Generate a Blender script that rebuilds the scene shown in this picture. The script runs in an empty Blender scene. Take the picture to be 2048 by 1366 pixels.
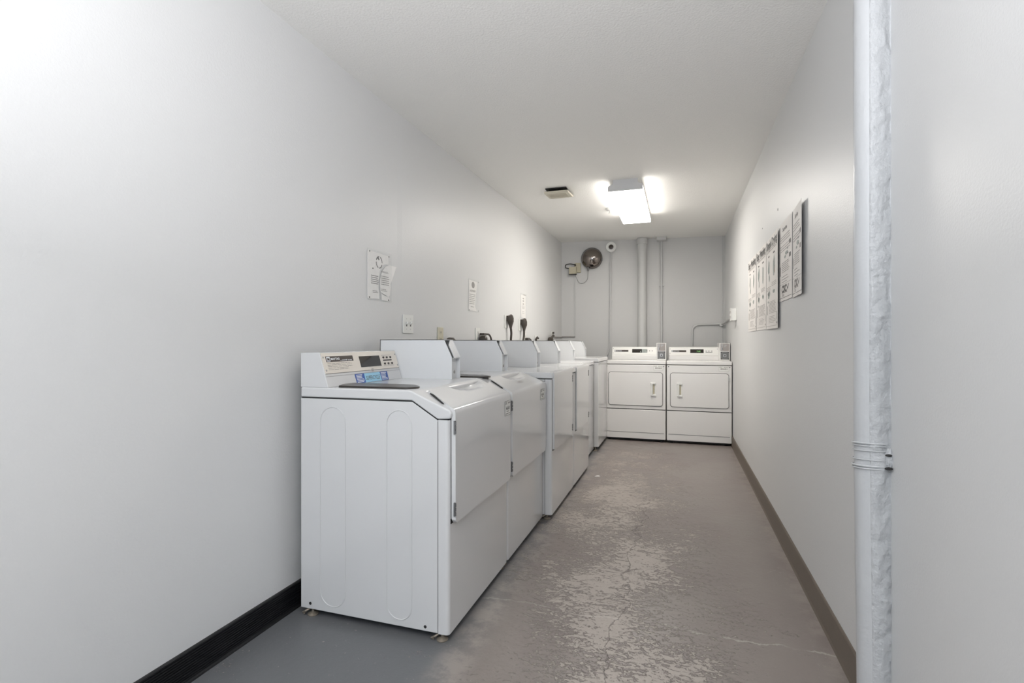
import bpy, bmesh, math, random
from mathutils import Vector
random.seed(7)
SC = bpy.context.scene
COL = SC.collection
PI = math.pi

# ------------------------------------------------------------------ materials
def mat(name, color, rough=0.5, metal=0.0, spec=0.5, coat=0.0, nscale=None, nbump=0.0, cvar=0.0, rvar=0.0, emit=None, estr=0.0, alpha=1.0, trans=0.0):
    m = bpy.data.materials.new(name); m.use_nodes = True
    nt = m.node_tree; b = nt.nodes['Principled BSDF']
    b.inputs['Base Color'].default_value = (*color, 1)
    b.inputs['Roughness'].default_value = rough
    b.inputs['Metallic'].default_value = metal
    b.inputs['Specular IOR Level'].default_value = spec
    b.inputs['Coat Weight'].default_value = coat
    b.inputs['Coat Roughness'].default_value = 0.06
    b.inputs['Transmission Weight'].default_value = trans
    b.inputs['Alpha'].default_value = alpha
    if emit:
        b.inputs['Emission Color'].default_value = (*emit, 1); b.inputs['Emission Strength'].default_value = estr
    tc = nt.nodes.new('ShaderNodeTexCoord')
    n = nt.nodes.new('ShaderNodeTexNoise'); n.inputs['Scale'].default_value = nscale or 20
    n.inputs['Detail'].default_value = 5
    nt.links.new(tc.outputs['Object'], n.inputs['Vector'])
    mr = nt.nodes.new('ShaderNodeMapRange')
    mr.inputs['To Min'].default_value = 1 - (cvar or 0.01); mr.inputs['To Max'].default_value = 1 + (cvar or 0.01)
    nt.links.new(n.outputs['Fac'], mr.inputs['Value'])
    mx = nt.nodes.new('ShaderNodeVectorMath'); mx.operation = 'SCALE'
    mx.inputs[0].default_value = color
    nt.links.new(mr.outputs['Result'], mx.inputs['Scale'])
    nt.links.new(mx.outputs['Vector'], b.inputs['Base Color'])
    if nbump:
        bp = nt.nodes.new('ShaderNodeBump'); bp.inputs['Strength'].default_value = 1; bp.inputs['Distance'].default_value = nbump
        nt.links.new(n.outputs['Fac'], bp.inputs['Height']); nt.links.new(bp.outputs['Normal'], b.inputs['Normal'])
    if rvar:
        r2 = nt.nodes.new('ShaderNodeMapRange'); r2.inputs['To Min'].default_value = rough - rvar; r2.inputs['To Max'].default_value = rough + rvar
        nt.links.new(n.outputs['Fac'], r2.inputs['Value']); nt.links.new(r2.outputs['Result'], b.inputs['Roughness'])
    return m

M = {}
M['wall'] = mat('satin_grey_wall_paint', (.70, .70, .695), .42, spec=.5, nscale=160, nbump=.0006)
M['ceiling'] = mat('stippled_ceiling_paint', (.90, .89, .86), .6, spec=.3, nscale=110, nbump=.0022, cvar=.02)
M['enamel'] = mat('white_enamel', (.67, .67, .67), .13, spec=.5, coat=.25, nscale=6, nbump=.0003)
M['enamel_warm'] = mat('warm_white_enamel', (.80, .785, .765), .2, spec=.5, coat=.2, nscale=6, nbump=.0004)
M['box'] = mat('painted_steel_coin_box', (.74, .75, .76), .35, nscale=60)
M['cream'] = mat('cream_control_panel', (.80, .74, .66), .3, nscale=40)
M['white_panel'] = mat('white_control_panel', (.84, .83, .80), .3, nscale=40)
M['brown'] = mat('dark_brown_print', (.045, .032, .026), .3, nscale=30)
M['glassdark'] = mat('dark_display_glass', (.03, .025, .022), .08, nscale=10)
M['lid'] = mat('smoked_brown_plastic', (.030, .024, .020), .30, coat=.1, nscale=10)
M['ink'] = mat('printed_ink', (.12, .115, .11), .6, nscale=50)
M['inklight'] = mat('faded_printed_ink', (.42, .39, .37), .6, nscale=50)
M['inkmid'] = mat('grey_printed_ink', (.27, .25, .24), .6, nscale=50)
M['inkgreen'] = mat('grey_green_print', (.33, .36, .34), .6, nscale=90, cvar=.4)
M['inkred'] = mat('brown_red_print', (.42, .29, .23), .6, nscale=90, cvar=.4)
M['white'] = mat('white_plastic', (.80, .80, .77), .35, nscale=30)
M['ivory'] = mat('ivory_plastic', (.62, .58, .46), .4, nscale=30)
M['beige'] = mat('aged_beige_plastic', (.50, .46, .34), .45, nscale=60, cvar=.08)
M['blue'] = mat('royal_blue_print', (.03, .10, .40), .35, nscale=30)
M['lightblue'] = mat('light_blue_print', (.36, .66, .85), .35, nscale=30)
M['whiteprint'] = mat('white_print', (.85, .87, .9), .4, nscale=30)
M['black'] = mat('black_rubber', (.018, .017, .016), .45, nscale=60, cvar=.2)
M['gap'] = mat('black_shade_and_frame', (.02, .02, .02), .7, nscale=60)  # black for shade painted into seams, also used on the base frames
M['cord'] = mat('dark_brown_cord', (.05, .04, .032), .4, nscale=60)
M['greycord'] = mat('grey_cord', (.34, .34, .33), .5, nscale=60)
M['steel'] = mat('brushed_steel', (.45, .44, .43), .35, metal=.9, nscale=120, rvar=.08)
M['hinge'] = mat('grey_hinge_steel', (.2, .2, .2), .35, metal=.7, nscale=120)
M['chrome'] = mat('smoked_chrome', (.24, .21, .19), .06, metal=1, nscale=4, nbump=.003)
M['coinplate'] = mat('zinc_coin_plate', (.36, .33, .31), .5, metal=.15, nscale=120, rvar=.08)
M['lockplate'] = mat('grey_lock_plate', (.19, .19, .19), .5, metal=.15, nscale=120)
M['rust'] = mat('tarnished_foot_steel', (.30, .26, .21), .5, metal=.5, nscale=90, cvar=.3)
M['paper'] = mat('poster_paper', (.80, .77, .74), .6, nscale=30)
M['paper2'] = mat('white_paper', (.90, .88, .86), .6, nscale=30)
M['pipe'] = mat('gloss_painted_pipe', (.55, .56, .57), .35, nscale=45, nbump=.002)
M['plaster'] = mat('rough_painted_plaster', (.52, .53, .54), .42, nscale=60, nbump=.006, cvar=.03)
M['wallpipe'] = mat('wall_coloured_pipe_paint', (.58, .58, .57), .4, nscale=60, nbump=.001)
M['ventcream'] = mat('cream_vent_plastic', (.62, .58, .48), .5, nscale=60)
M['housing'] = mat('white_lamp_housing', (.62, .62, .62), .4, nscale=60)
M['diffuser'] = mat('lit_lamp_diffuser', (.9, .9, .9), .4, nscale=30, emit=(1, .955, .89), estr=19)
M['diffuser_side'] = mat('lit_lamp_diffuser_side', (.9, .9, .9), .4, nscale=30, emit=(1, .955, .89), estr=13)
M['wall_grey'] = mat('back_wall_grey', (.60, .595, .585), .45, spec=.4, nscale=160, nbump=.0006)  # back wall, darker grey than the side walls
M['led'] = mat('green_lit_digits', (.1, .3, .1), .4, emit=(.35, .8, .25), estr=.55)
M['taupe'] = mat('taupe_vinyl_baseboard', (.155, .125, .10), .5, nscale=40, cvar=.08)
M['blackbase'] = mat('black_vinyl_baseboard', (.010, .010, .011), .38, nscale=60, cvar=.2)
def acrylic():
    m = bpy.data.materials.new('clear_acrylic'); m.use_nodes = True; nt = m.node_tree
    b = nt.nodes['Principled BSDF']; out = nt.nodes['Material Output']
    b.inputs['Base Color'].default_value = (.78, .80, .78, 1); b.inputs['Roughness'].default_value = .12
    tr = nt.nodes.new('ShaderNodeBsdfTransparent'); mx = nt.nodes.new('ShaderNodeMixShader')
    n = nt.nodes.new('ShaderNodeTexNoise'); n.inputs['Scale'].default_value = 12
    mr = nt.nodes.new('ShaderNodeMapRange'); mr.inputs['To Min'].default_value = .05; mr.inputs['To Max'].default_value = .12
    nt.links.new(n.outputs['Fac'], mr.inputs['Value']); nt.links.new(mr.outputs['Result'], mx.inputs['Fac'])
    nt.links.new(tr.outputs[0], mx.inputs[1]); nt.links.new(b.outputs[0], mx.inputs[2]); nt.links.new(mx.outputs[0], out.inputs['Surface'])
    return m
M['acrylic'] = acrylic()

def floor_mat():
    m = bpy.data.materials.new('worn_painted_concrete'); m.use_nodes = True; nt = m.node_tree; L = nt.links.new
    b = nt.nodes['Principled BSDF']; N = nt.nodes.new
    tc = N('ShaderNodeTexCoord'); sep = N('ShaderNodeSeparateXYZ'); L(tc.outputs['Object'], sep.inputs[0])
    def noise(scale, detail=6, rough=.6, dist=0, vec=None, lac=2.0):
        n = N('ShaderNodeTexNoise'); n.inputs['Scale'].default_value = scale; n.inputs['Detail'].default_value = detail
        n.inputs['Roughness'].default_value = rough; n.inputs['Distortion'].default_value = dist
        L(vec or tc.outputs['Object'], n.inputs['Vector']); return n.outputs['Fac']
    def math_(op, a, c=None, clamp=False):
        n = N('ShaderNodeMath'); n.operation = op; n.use_clamp = clamp
        for i, v in enumerate((a, c)):
            if v is None: continue
            if isinstance(v, (int, float)): n.inputs[i].default_value = v
            else: L(v, n.inputs[i])
        return n.outputs[0]
    def mapr(v, a, c, lo=0, hi=1, smooth=True):
        n = N('ShaderNodeMapRange'); n.interpolation_type = 'SMOOTHSTEP' if smooth else 'LINEAR'
        L(v, n.inputs['Value']); n.inputs['From Min'].default_value = a; n.inputs['From Max'].default_value = c
        n.inputs['To Min'].default_value = lo; n.inputs['To Max'].default_value = hi; return n.outputs['Result']
    X, Y = sep.outputs['X'], sep.outputs['Y']
    # worn walking lane: centre drifts from -.42 far to -.1 near
    cx = mapr(Y, 1.4, 3.0, -.12, -.36, False)
    dx = math_('ABSOLUTE', math_('SUBTRACT', X, cx))
    lane = mapr(dx, .06, .62, 1, 0)
    lane = math_('MULTIPLY', lane, mapr(Y, 3.4, 6.0, 1, .35))
    big = noise(2.6, 3, .5, .5)
    # stretched scratches
    mp = N('ShaderNodeMapping'); mp.inputs['Rotation'].default_value = (0, 0, .5); mp.inputs['Scale'].default_value = (1, 2.1, 1)
    L(tc.outputs['Object'], mp.inputs['Vector'])
    fine = noise(19, 10, .74, 1.3, mp.outputs['Vector'])
    fine2 = noise(70, 8, .75, .6)
    thr = math_('ADD', math_('MULTIPLY', lane, .15), math_('MULTIPLY', math_('SUBTRACT', big, .5), .34))
    s = math_('ADD', math_('ADD', math_('MULTIPLY', fine, .62), math_('MULTIPLY', fine2, .38)), thr)
    worn = mapr(s, .590, .640)
    specks = mapr(noise(60, 2, .4), .745, .77)
    worn = math_('MAXIMUM', worn, math_('MULTIPLY', specks, .8))
    # dusty line along machine fronts and skirting
    edge = math_('MAXIMUM', mapr(math_('ABSOLUTE', math_('SUBTRACT', X, -.73)), .02, .10, .55, 0), mapr(math_('ABSOLUTE', math_('SUBTRACT', X, .52)), .0, .09, .45, 0))
    edge = math_('MULTIPLY', edge, mapr(noise(9, 6, .7), .4, .62))
    worn2 = math_('MAXIMUM', worn, edge)
    # cracks: one along the lane, one across it
    wob = math_('MULTIPLY', math_('SUBTRACT', noise(3.5, 6, .65), .5), .35)
    c1 = math_('ABSOLUTE', math_('ADD', math_('SUBTRACT', X, -.235), wob))
    crack1 = math_('MULTIPLY', mapr(c1, .0012, .0035, 1, 0), mapr(Y, 3.6, 3.8, 1, 0))
    c2 = math_('ABSOLUTE', math_('ADD', math_('SUBTRACT', Y, 2.06), math_('MULTIPLY', math_('SUBTRACT', noise(4, 6, .7), .5), .12)))
    crack2 = math_('MULTIPLY', mapr(c2, .002, .006, 1, 0), mapr(noise(5, 2), .42, .55))
    base = N('ShaderNodeMixRGB'); L(mapr(noise(1.7, 4, .55), .35, .65), base.inputs['Fac'])
    base.inputs['Color1'].default_value = (.235, .200, .185, 1); base.inputs['Color2'].default_value = (.255, .225, .205, 1)
    left_shade = N('ShaderNodeMixRGB'); L(mapr(X, -.85, -.62, 1, 0), left_shade.inputs['Fac']); L(base.outputs[0], left_shade.inputs['Color1'])
    left_shade.inputs['Color2'].default_value = (.150, .153, .160, 1)  # shade on the left side painted into the floor colour
    mix = N('ShaderNodeMixRGB'); L(worn2, mix.inputs['Fac']); L(left_shade.outputs[0], mix.inputs['Color1']); mix.inputs['Color2'].default_value = (.40, .355, .32, 1)
    m2 = N('ShaderNodeMixRGB'); L(math_('MULTIPLY', crack2, .6), m2.inputs['Fac']); L(mix.outputs[0], m2.inputs['Color1']); m2.inputs['Color2'].default_value = (.52, .49, .45, 1)
    m3 = N('ShaderNodeMixRGB'); L(math_('MULTIPLY', crack1, .35), m3.inputs['Fac']); L(m2.outputs[0], m3.inputs['Color1']); m3.inputs['Color2'].default_value = (.07, .06, .055, 1)
    L(m3.outputs[0], b.inputs['Base Color'])
    L(math_('ADD', mapr(worn, 0, 1, .30, .46), math_('MULTIPLY', noise(8), .08)), b.inputs['Roughness'])
    b.inputs['Specular IOR Level'].default_value = .5
    h = math_('ADD', math_('MULTIPLY', worn, -.6), math_('ADD', math_('MULTIPLY', noise(30, 6, .65), .55), math_('MULTIPLY', crack1, -1.5)))
    bp = N('ShaderNodeBump'); bp.inputs['Distance'].default_value = .0028; bp.inputs['Strength'].default_value = .8
    L(h, bp.inputs['Height']); L(bp.outputs['Normal'], b.inputs['Normal'])
    return m
M['floor'] = floor_mat()

# ------------------------------------------------------------------ helpers
def bm_new(): return bmesh.new()
def box(bm, x0, x1, y0, y1, z0, z1):
    v = [bm.verts.new(p) for p in ((x0,y0,z0),(x1,y0,z0),(x1,y1,z0),(x0,y1,z0),(x0,y0,z1),(x1,y0,z1),(x1,y1,z1),(x0,y1,z1))]
    for f in ((0,3,2,1),(4,5,6,7),(0,1,5,4),(1,2,6,5),(2,3,7,6),(3,0,4,7)): bm.faces.new([v[i] for i in f])
    return bm
def prism(bm, pts3, ext):
    """planar outline (list of 3D points) extruded by vector ext"""
    e = Vector(ext); a = [bm.verts.new(p) for p in pts3]; b = [bm.verts.new(Vector(p) + e) for p in pts3]
    bm.faces.new(a); bm.faces.new(b[::-1]); n = len(a)
    for i in range(n): bm.faces.new((a[i], b[i], b[(i+1) % n], a[(i+1) % n]))
    return bm
def prismY(bm, prof, y0, y1): return prism(bm, [(x, y0, z) for x, z in prof], (0, y1 - y0, 0))
def tube(bm, path, r, seg=12, cap=True, flat=1.0):
    path = [Vector(p) for p in path]; rings = []; prev = None
    for i, p in enumerate(path):
        t = (path[min(i+1, len(path)-1)] - path[max(i-1, 0)]).normalized()
        up = Vector((0,0,1)) if abs(t.z) < .9 else Vector((1,0,0))
        if prev is not None:
            up = prev
        u = (up - t * up.dot(t)).normalized(); w = t.cross(u); prev = u
        rr = r[i] if isinstance(r, (list, tuple)) else r
        rings.append([bm.verts.new(p + u*(rr*math.cos(a)) + w*(rr*flat*math.sin(a))) for a in [2*PI*k/seg for k in range(seg)]])
    for A, B in zip(rings, rings[1:]):
        for k in range(seg): bm.faces.new((A[k], A[(k+1)%seg], B[(k+1)%seg], B[k]))
    if cap: bm.faces.new(rings[0][::-1]); bm.faces.new(rings[-1])
    return bm
def lathe(bm, c, axis, prof, seg=32):
    """prof = [(radius, height along axis)]"""
    c = Vector(c); ax = Vector(axis).normalized(); up = Vector((0,0,1)) if abs(ax.z) < .9 else Vector((1,0,0))
    u = (up - ax*up.dot(ax)).normalized(); w = ax.cross(u); rings = []
    for r, h in prof:
        if r < 1e-6: rings.append([bm.verts.new(c + ax*h)])
        else: rings.append([bm.verts.new(c + ax*h + u*(r*math.cos(a)) + w*(r*math.sin(a))) for a in [2*PI*k/seg for k in range(seg)]])
    for A, B in zip(rings, rings[1:]):
        if len(A) == 1 and len(B) == 1: continue
        for k in range(seg):
            if len(A) == 1: bm.faces.new((A[0], B[(k+1)%seg], B[k]))
            elif len(B) == 1: bm.faces.new((A[k], A[(k+1)%seg], B[0]))
            else: bm.faces.new((A[k], A[(k+1)%seg], B[(k+1)%seg], B[k]))
    if len(rings[0]) > 1: bm.faces.new(rings[0][::-1])
    if len(rings[-1]) > 1: bm.faces.new(rings[-1])
    return bm
def arc(path_pts, r, n=6):
    """round the corners of a polyline of Vectors with radius r"""
    P = [Vector(p) for p in path_pts]; out = [P[0]]
    for i in range(1, len(P)-1):
        a = (P[i-1]-P[i]); b = (P[i+1]-P[i]); rr = min(r, a.length*.49, b.length*.49); a.normalize(); b.normalize()
        for k in range(n+1):
            t = k/n; out.append((P[i]+a*rr)*(1-t)**2 + P[i]*2*t*(1-t) + (P[i]+b*rr)*t*t)
    out.append(P[-1]); return out
class Frame:
    def __init__(s, P, U, V):
        s.P = Vector(P); s.U = Vector(U).normalized(); s.V = Vector(V).normalized(); s.N = s.U.cross(s.V)
    def at(s, u, v, n=0): return s.P + s.U*u + s.V*v + s.N*n
def slab(bm, F, pts, n0, n1): return prism(bm, [F.at(u, v, n0) for u, v in pts], F.N*(n1-n0))
def rect(u0, v0, u1, v1): return [(u0,v0),(u1,v0),(u1,v1),(u0,v1)]
def rrect(u0, v0, u1, v1, r, n=5):
    o = []
    for cx, cy, a0 in ((u1-r, v0+r, -PI/2), (u1-r, v1-r, 0), (u0+r, v1-r, PI/2), (u0+r, v0+r, PI)):
        for k in range(n+1): a = a0 + PI/2*k/n; o.append((cx+r*math.cos(a), cy+r*math.sin(a)))
    return o
def text_bm(bm, F, s, u, v, size, n=.0006, th=.0004, align='LEFT', width=None, shear=0, bold=.035):
    cu = bpy.data.curves.new('t', 'FONT'); cu.body = s; cu.size = size; cu.align_x = 'LEFT'; cu.shear = shear; cu.resolution_u = 2; cu.offset = bold*size
    o = bpy.data.objects.new('t', cu); COL.objects.link(o)
    bpy.context.view_layer.update()
    me = bpy.data.meshes.new_from_object(o.evaluated_get(bpy.context.evaluated_depsgraph_get()))
    xs = [p.co.x for p in me.vertices] or [0]; w = max(xs) - min(xs); k = (width / w) if width and w else 1
    off = {'LEFT': 0, 'CENTER': -w*k/2, 'RIGHT': -w*k}[align] - min(xs)*k
    vs = [bm.verts.new(F.at(u + p.co.x*k + off, v + p.co.y, n)) for p in me.vertices]
    for p in me.polygons:
        try: bm.faces.new([vs[i] for i in p.vertices])
        except ValueError: pass
    bpy.data.objects.remove(o); bpy.data.curves.remove(cu); bpy.data.meshes.remove(me)
    return bm
def lines_bm(bm, F, u0, u1, v1, v0, rows, h, n=.0006, ragged=.25, words=True, seed=1):
    """rows of illegible print: short bars with word gaps"""
    R = random.Random(seed)
    for i in range(rows):
        v = v1 - (v1-v0)*(i+.5)/rows; end = u1 - (u1-u0)*ragged*R.random(); u = u0
        while u < end:
            w = (u1-u0)*R.uniform(.08, .2) if words else end-u
            e = min(u+w, end); slab(bm, F, rect(u, v-h/2, e, v+h/2), n, n+.0003); u = e + (u1-u0)*.025
    return bm
def worldloc(o):
    v = Vector((0,0,0))
    while o: v += o.location; o = o.parent
    return v
def obj(name, bm, m, parent=None, bevel=0, smooth=True, seg=3, angle=35):
    bmesh.ops.recalc_face_normals(bm, faces=bm.faces[:])
    if parent is None:
        xs=[v.co.x for v in bm.verts]; ys=[v.co.y for v in bm.verts]; zs=[v.co.z for v in bm.verts]
        loc = Vector(((min(xs)+max(xs))/2, (min(ys)+max(ys))/2, min(zs)))
    else: loc = worldloc(parent)
    bmesh.ops.translate(bm, verts=bm.verts[:], vec=-loc)
    me = bpy.data.meshes.new(name); bm.to_mesh(me); bm.free()
    o = bpy.data.objects.new(name, me); COL.objects.link(o)
    if parent is None: o.location = loc
    else: o.parent = parent
    me.materials.append(M[m] if isinstance(m, str) else m)
    if smooth:
        for p in me.polygons: p.use_smooth = True
        try: me.set_sharp_from_angle(angle=math.radians(angle))
        except Exception: pass
    if bevel:
        b = o.modifiers.new('b', 'BEVEL'); b.width = bevel; b.segments = seg; b.limit_method = 'ANGLE'; b.angle_limit = math.radians(28); b.harden_normals = True
    return o
def each(name, bm, m, parent, bevel=0, **kw):
    """every loose island of bm becomes its own part"""
    seen = set(); out = []
    for v0 in bm.verts:
        if v0 in seen: continue
        st = [v0]; isl = []; seen.add(v0)
        while st:
            v = st.pop(); isl.append(v)
            for e in v.link_edges:
                w = e.other_vert(v)
                if w not in seen: seen.add(w); st.append(w)
        nb = bmesh.new(); mp = {v: nb.verts.new(v.co) for v in isl}
        fs = {f for v in isl for f in v.link_faces}
        for f in fs: nb.faces.new([mp[v] for v in f.verts])
        out.append(obj(name, nb, m, parent, bevel, **kw))
    bm.free(); return out
def thing(name, label, cat, loc, group=None):
    o = bpy.data.objects.new(name, None); COL.objects.link(o); o.location = loc; o.empty_display_size = .1
    o['label'] = label; o['category'] = cat
    if group: o['group'] = group
    return o
def tag(o, label, cat, group=None):
    o['label'] = label; o['category'] = cat
    if group: o['group'] = group
    return o
def struct(name, bm, m, bevel=0, label=None):
    bmesh.ops.recalc_face_normals(bm, faces=bm.faces[:])
    me = bpy.data.meshes.new(name); bm.to_mesh(me); bm.free(); o = bpy.data.objects.new(name, me); COL.objects.link(o)
    me.materials.append(M[m]); o['kind'] = 'structure'
    if label: o['label'] = label
    return o

# ------------------------------------------------------------------ room
XR = .537; HC = 2.3977; YB = -1.6
def XL(y): return -1.512 + (y-2.55)*.01375            # left wall, far section
def YBK(x): return 6.55 + .1*(x+1.457)                # back wall
struct('floor', box(bm_new(), -1.75, .8, YB, 6.95, -.1, 0), 'floor')
struct('ceiling', box(bm_new(), -1.75, .8, YB, 6.95, HC, HC+.1), 'ceiling')
bm = bm_new()
prism(bm, [(-1.75,YB,0),(-1.515,YB,0),(-1.515,2.55,0),(-1.512,2.6,0),(XL(6.55),6.55,0),(XL(6.55)-.02,6.9,0),(-1.75,6.9,0)], (0,0,HC))
struct('wall_left', bm, 'wall')
struct('wall_right', box(bm_new(), XR, .75, YB, 6.9, 0, HC), 'wall')
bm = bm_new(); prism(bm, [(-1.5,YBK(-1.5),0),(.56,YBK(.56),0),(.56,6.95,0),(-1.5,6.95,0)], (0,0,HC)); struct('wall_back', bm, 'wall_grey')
bm = bm_new()
prof = [(XR,0),(XR-.014,0),(XR-.010,.012),(XR-.007,.104),(XR-.004,.110),(XR,.110)]
prismY(bm, prof, YB, 6.7); struct('baseboard_right', bm, 'taupe')
bm = bm_new()
prof = [(-1.515,0),(-1.498,0),(-1.500,.006)]
for i in range(11):
    z = .010 + i*.0085; prof += [(-1.5065, z), (-1.5065, z+.0022), (-1.503, z+.0035), (-1.503, z+.0075)]
prof += [(-1.508,.105),(-1.515,.105)]
prismY(bm, prof, YB, 2.55); struct('baseboard_left', bm, 'blackbase')

# ------------------------------------------------------------------ coin box on a washer
def coin_box(root, y0, xr, xf, zb, slotted=True):
    y1 = y0 + .102; zt = 1.112; zk = 1.025; xs = xf - .042
    side = [(xr,zb),(xf,zb),(xf,zk),(xs,zt),(xr,zt)]
    bm = bm_new()
    prismY(bm, side, y0, y0+.003); prismY(bm, side, y1-.003, y1)            # cheeks
    box(bm, xr, xs, y0, y1, zt-.003, zt); box(bm, xr, xr+.003, y0, y1, zb, zt)
    b = obj('coin_box', bm, 'box', root, smooth=False)
    # recessed lower face, 18 mm behind the cheeks
    bm = bm_new(); box(bm, xf-.025, xf-.020, y0+.003, y1-.003, zb, zk-.006); box(bm, xf-.020, xf-.019, y0+.02, y1-.004, zb+.004, zb+.070)
    obj('coin_face', bm, 'box', b, smooth=False)
    # sloping cover, cut diagonally at the near upper corner
    bm = bm_new(); k = (xs-xf)/(zt-zk)
    P = lambda y, t: (xf + (xs-xf)*t - .001, y, zk + (zt-zk)*t - .001)
    prism(bm, [P(y0+.036,0), P(y1-.002,0), P(y1-.002,.97), P(y0+.070,.97), P(y0+.036,.72)], (-.004,0,-.002))
    prism(bm, [(xf,y0+.003,zk-.002),(xf,y1-.003,zk-.002),(xf-.022,y1-.003,zk-.004),(xf-.022,y0+.003,zk-.004)], (0,0,-.003))
    obj('coin_cover', bm, 'box', b, smooth=False)
    bm = bm_new(); box(bm, xs-.06, xs-.055, y0+.003, y1-.003, zk-.004, zt-.003)
    obj('coin_mechanism', bm, 'steel', b, smooth=False)
    bm = bm_new(); lathe(bm, (xf-.019, y0+.070, zb+.032), (1,0,0), [(.008,0),(.008,.003),(.005,.004),(0,.004)], 14)
    lk = obj('coin_lock', bm, 'steel', b)
    return b

# ------------------------------------------------------------------ washers
def stadium(y, x0, x1, z0, z1):
    r = (x1-x0)/2; cx = (x0+x1)/2; p = []
    for k in range(17): a = PI*k/16; p.append((cx+r*math.cos(a), y, z1-r+r*math.sin(a)))
    for k in range(17): a = PI+PI*k/16; p.append((cx+r*math.cos(a), y, z0+r+r*math.sin(a)))
    p.append(p[0]); return p
def foot(root, x, y, z):
    bm = bm_new(); lathe(bm, (x,y,0), (0,0,1), [(.021,0),(.022,.004),(.012,.010),(.006,.012),(.006,z+.01)], 18)
    b = bm; tube(b, [(x-.03,y-.012,.004),(x-.036,y-.016,.010),(x-.022,y-.018,.018),(x-.008,y-.006,z-.004)], .004, 8)
    obj('foot', bm, 'rust', root)
def side_embossing(root, y, xr, xf):
    bm = bm_new()
    for a, b_ in ((.097, .214), (.399, .506)):
        tube(bm, stadium(y-.0006, xr+a, xr+b_, .055, .843), .0022, 6, cap=False)
    obj('embossed_outline', bm, 'enamel', root)
def hinge(parent, x, y, z, side):
    bm = bm_new(); box(bm, x-.004, x+.0015, y-.005, y+.005, z, z+.050)
    for k in range(3): tube(bm, [(x+.002,y+side*.002,z+.002+k*.0165),(x+.002,y+side*.002,z+.0145+k*.0165)], .0035, 8)
    obj('hinge', bm, 'hinge', parent)
def door_mesh(path, y0f, y1f, thick, ny=44, scoop=None, rb=(.012,.03)):
    """sheet following an X-Z path (top -> bottom), width given by y0f(t), y1f(t); rounded lower corners; closed slab"""
    P = arc([(x,0,z) for x,z in path], .016, 6)
    pts = [P[0]]
    for p in P[1:]:
        n = max(1, int((p-pts[-1]).length/.014)) if (p-pts[-1]).length > .02 else 1
        a = pts[-1].copy()
        for k in range(1, n+1): pts.append(a.lerp(p, k/n))
    n = len(pts); nor = []
    for i in range(n):
        t = (pts[min(i+1,n-1)]-pts[max(i-1,0)]).normalized(); nor.append(Vector((-t.z,0,t.x)))
    if nor[n//2].x < 0: nor = [-v for v in nor]
    L = [0]
    for i in range(1,n): L.append(L[-1]+(pts[i]-pts[i-1]).length)
    bm = bm_new(); top=[]; bot=[]
    for i in range(n):
        ra=[]; rb_=[]; t=L[i]/L[-1]; a=y0f(L[i]); b=y1f(L[i])
        for j in range(ny+1):
            y = a+(b-a)*j/ny; z=pts[i].z; x=pts[i].x; d=0
            if scoop: d = scoop(y, L[i])
            e = 0
            rem = L[-1]-L[i]                       # round lower corners
            for edge, r in ((y-a, rb[0]), (b-y, rb[1])):
                if edge < r:
                    zmin = r - math.sqrt(max(0, r*r-(r-edge)**2)); e = max(e, zmin)
            if rem < e: z = pts[i].z + (e-rem)
            q = Vector((x,y,z)) - nor[i]*d
            ra.append(bm.verts.new(q)); rb_.append(bm.verts.new(Vector((x,y,z)) - nor[i]*(thick+max(d,0))))
        top.append(ra); bot.append(rb_)
    for G in (top, bot):
        for i in range(n-1):
            for j in range(ny): bm.faces.new((G[i][j],G[i][j+1],G[i+1][j+1],G[i+1][j]))
    for j in range(ny):
        bm.faces.new((top[0][j],top[0][j+1],bot[0][j+1],bot[0][j])); bm.faces.new((top[-1][j],bot[-1][j],bot[-1][j+1],top[-1][j+1]))
    for i in range(n-1):
        bm.faces.new((top[i][0],bot[i][0],bot[i+1][0],top[i+1][0])); bm.faces.new((top[i][-1],top[i+1][-1],bot[i+1][-1],bot[i][-1]))
    return bm

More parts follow.
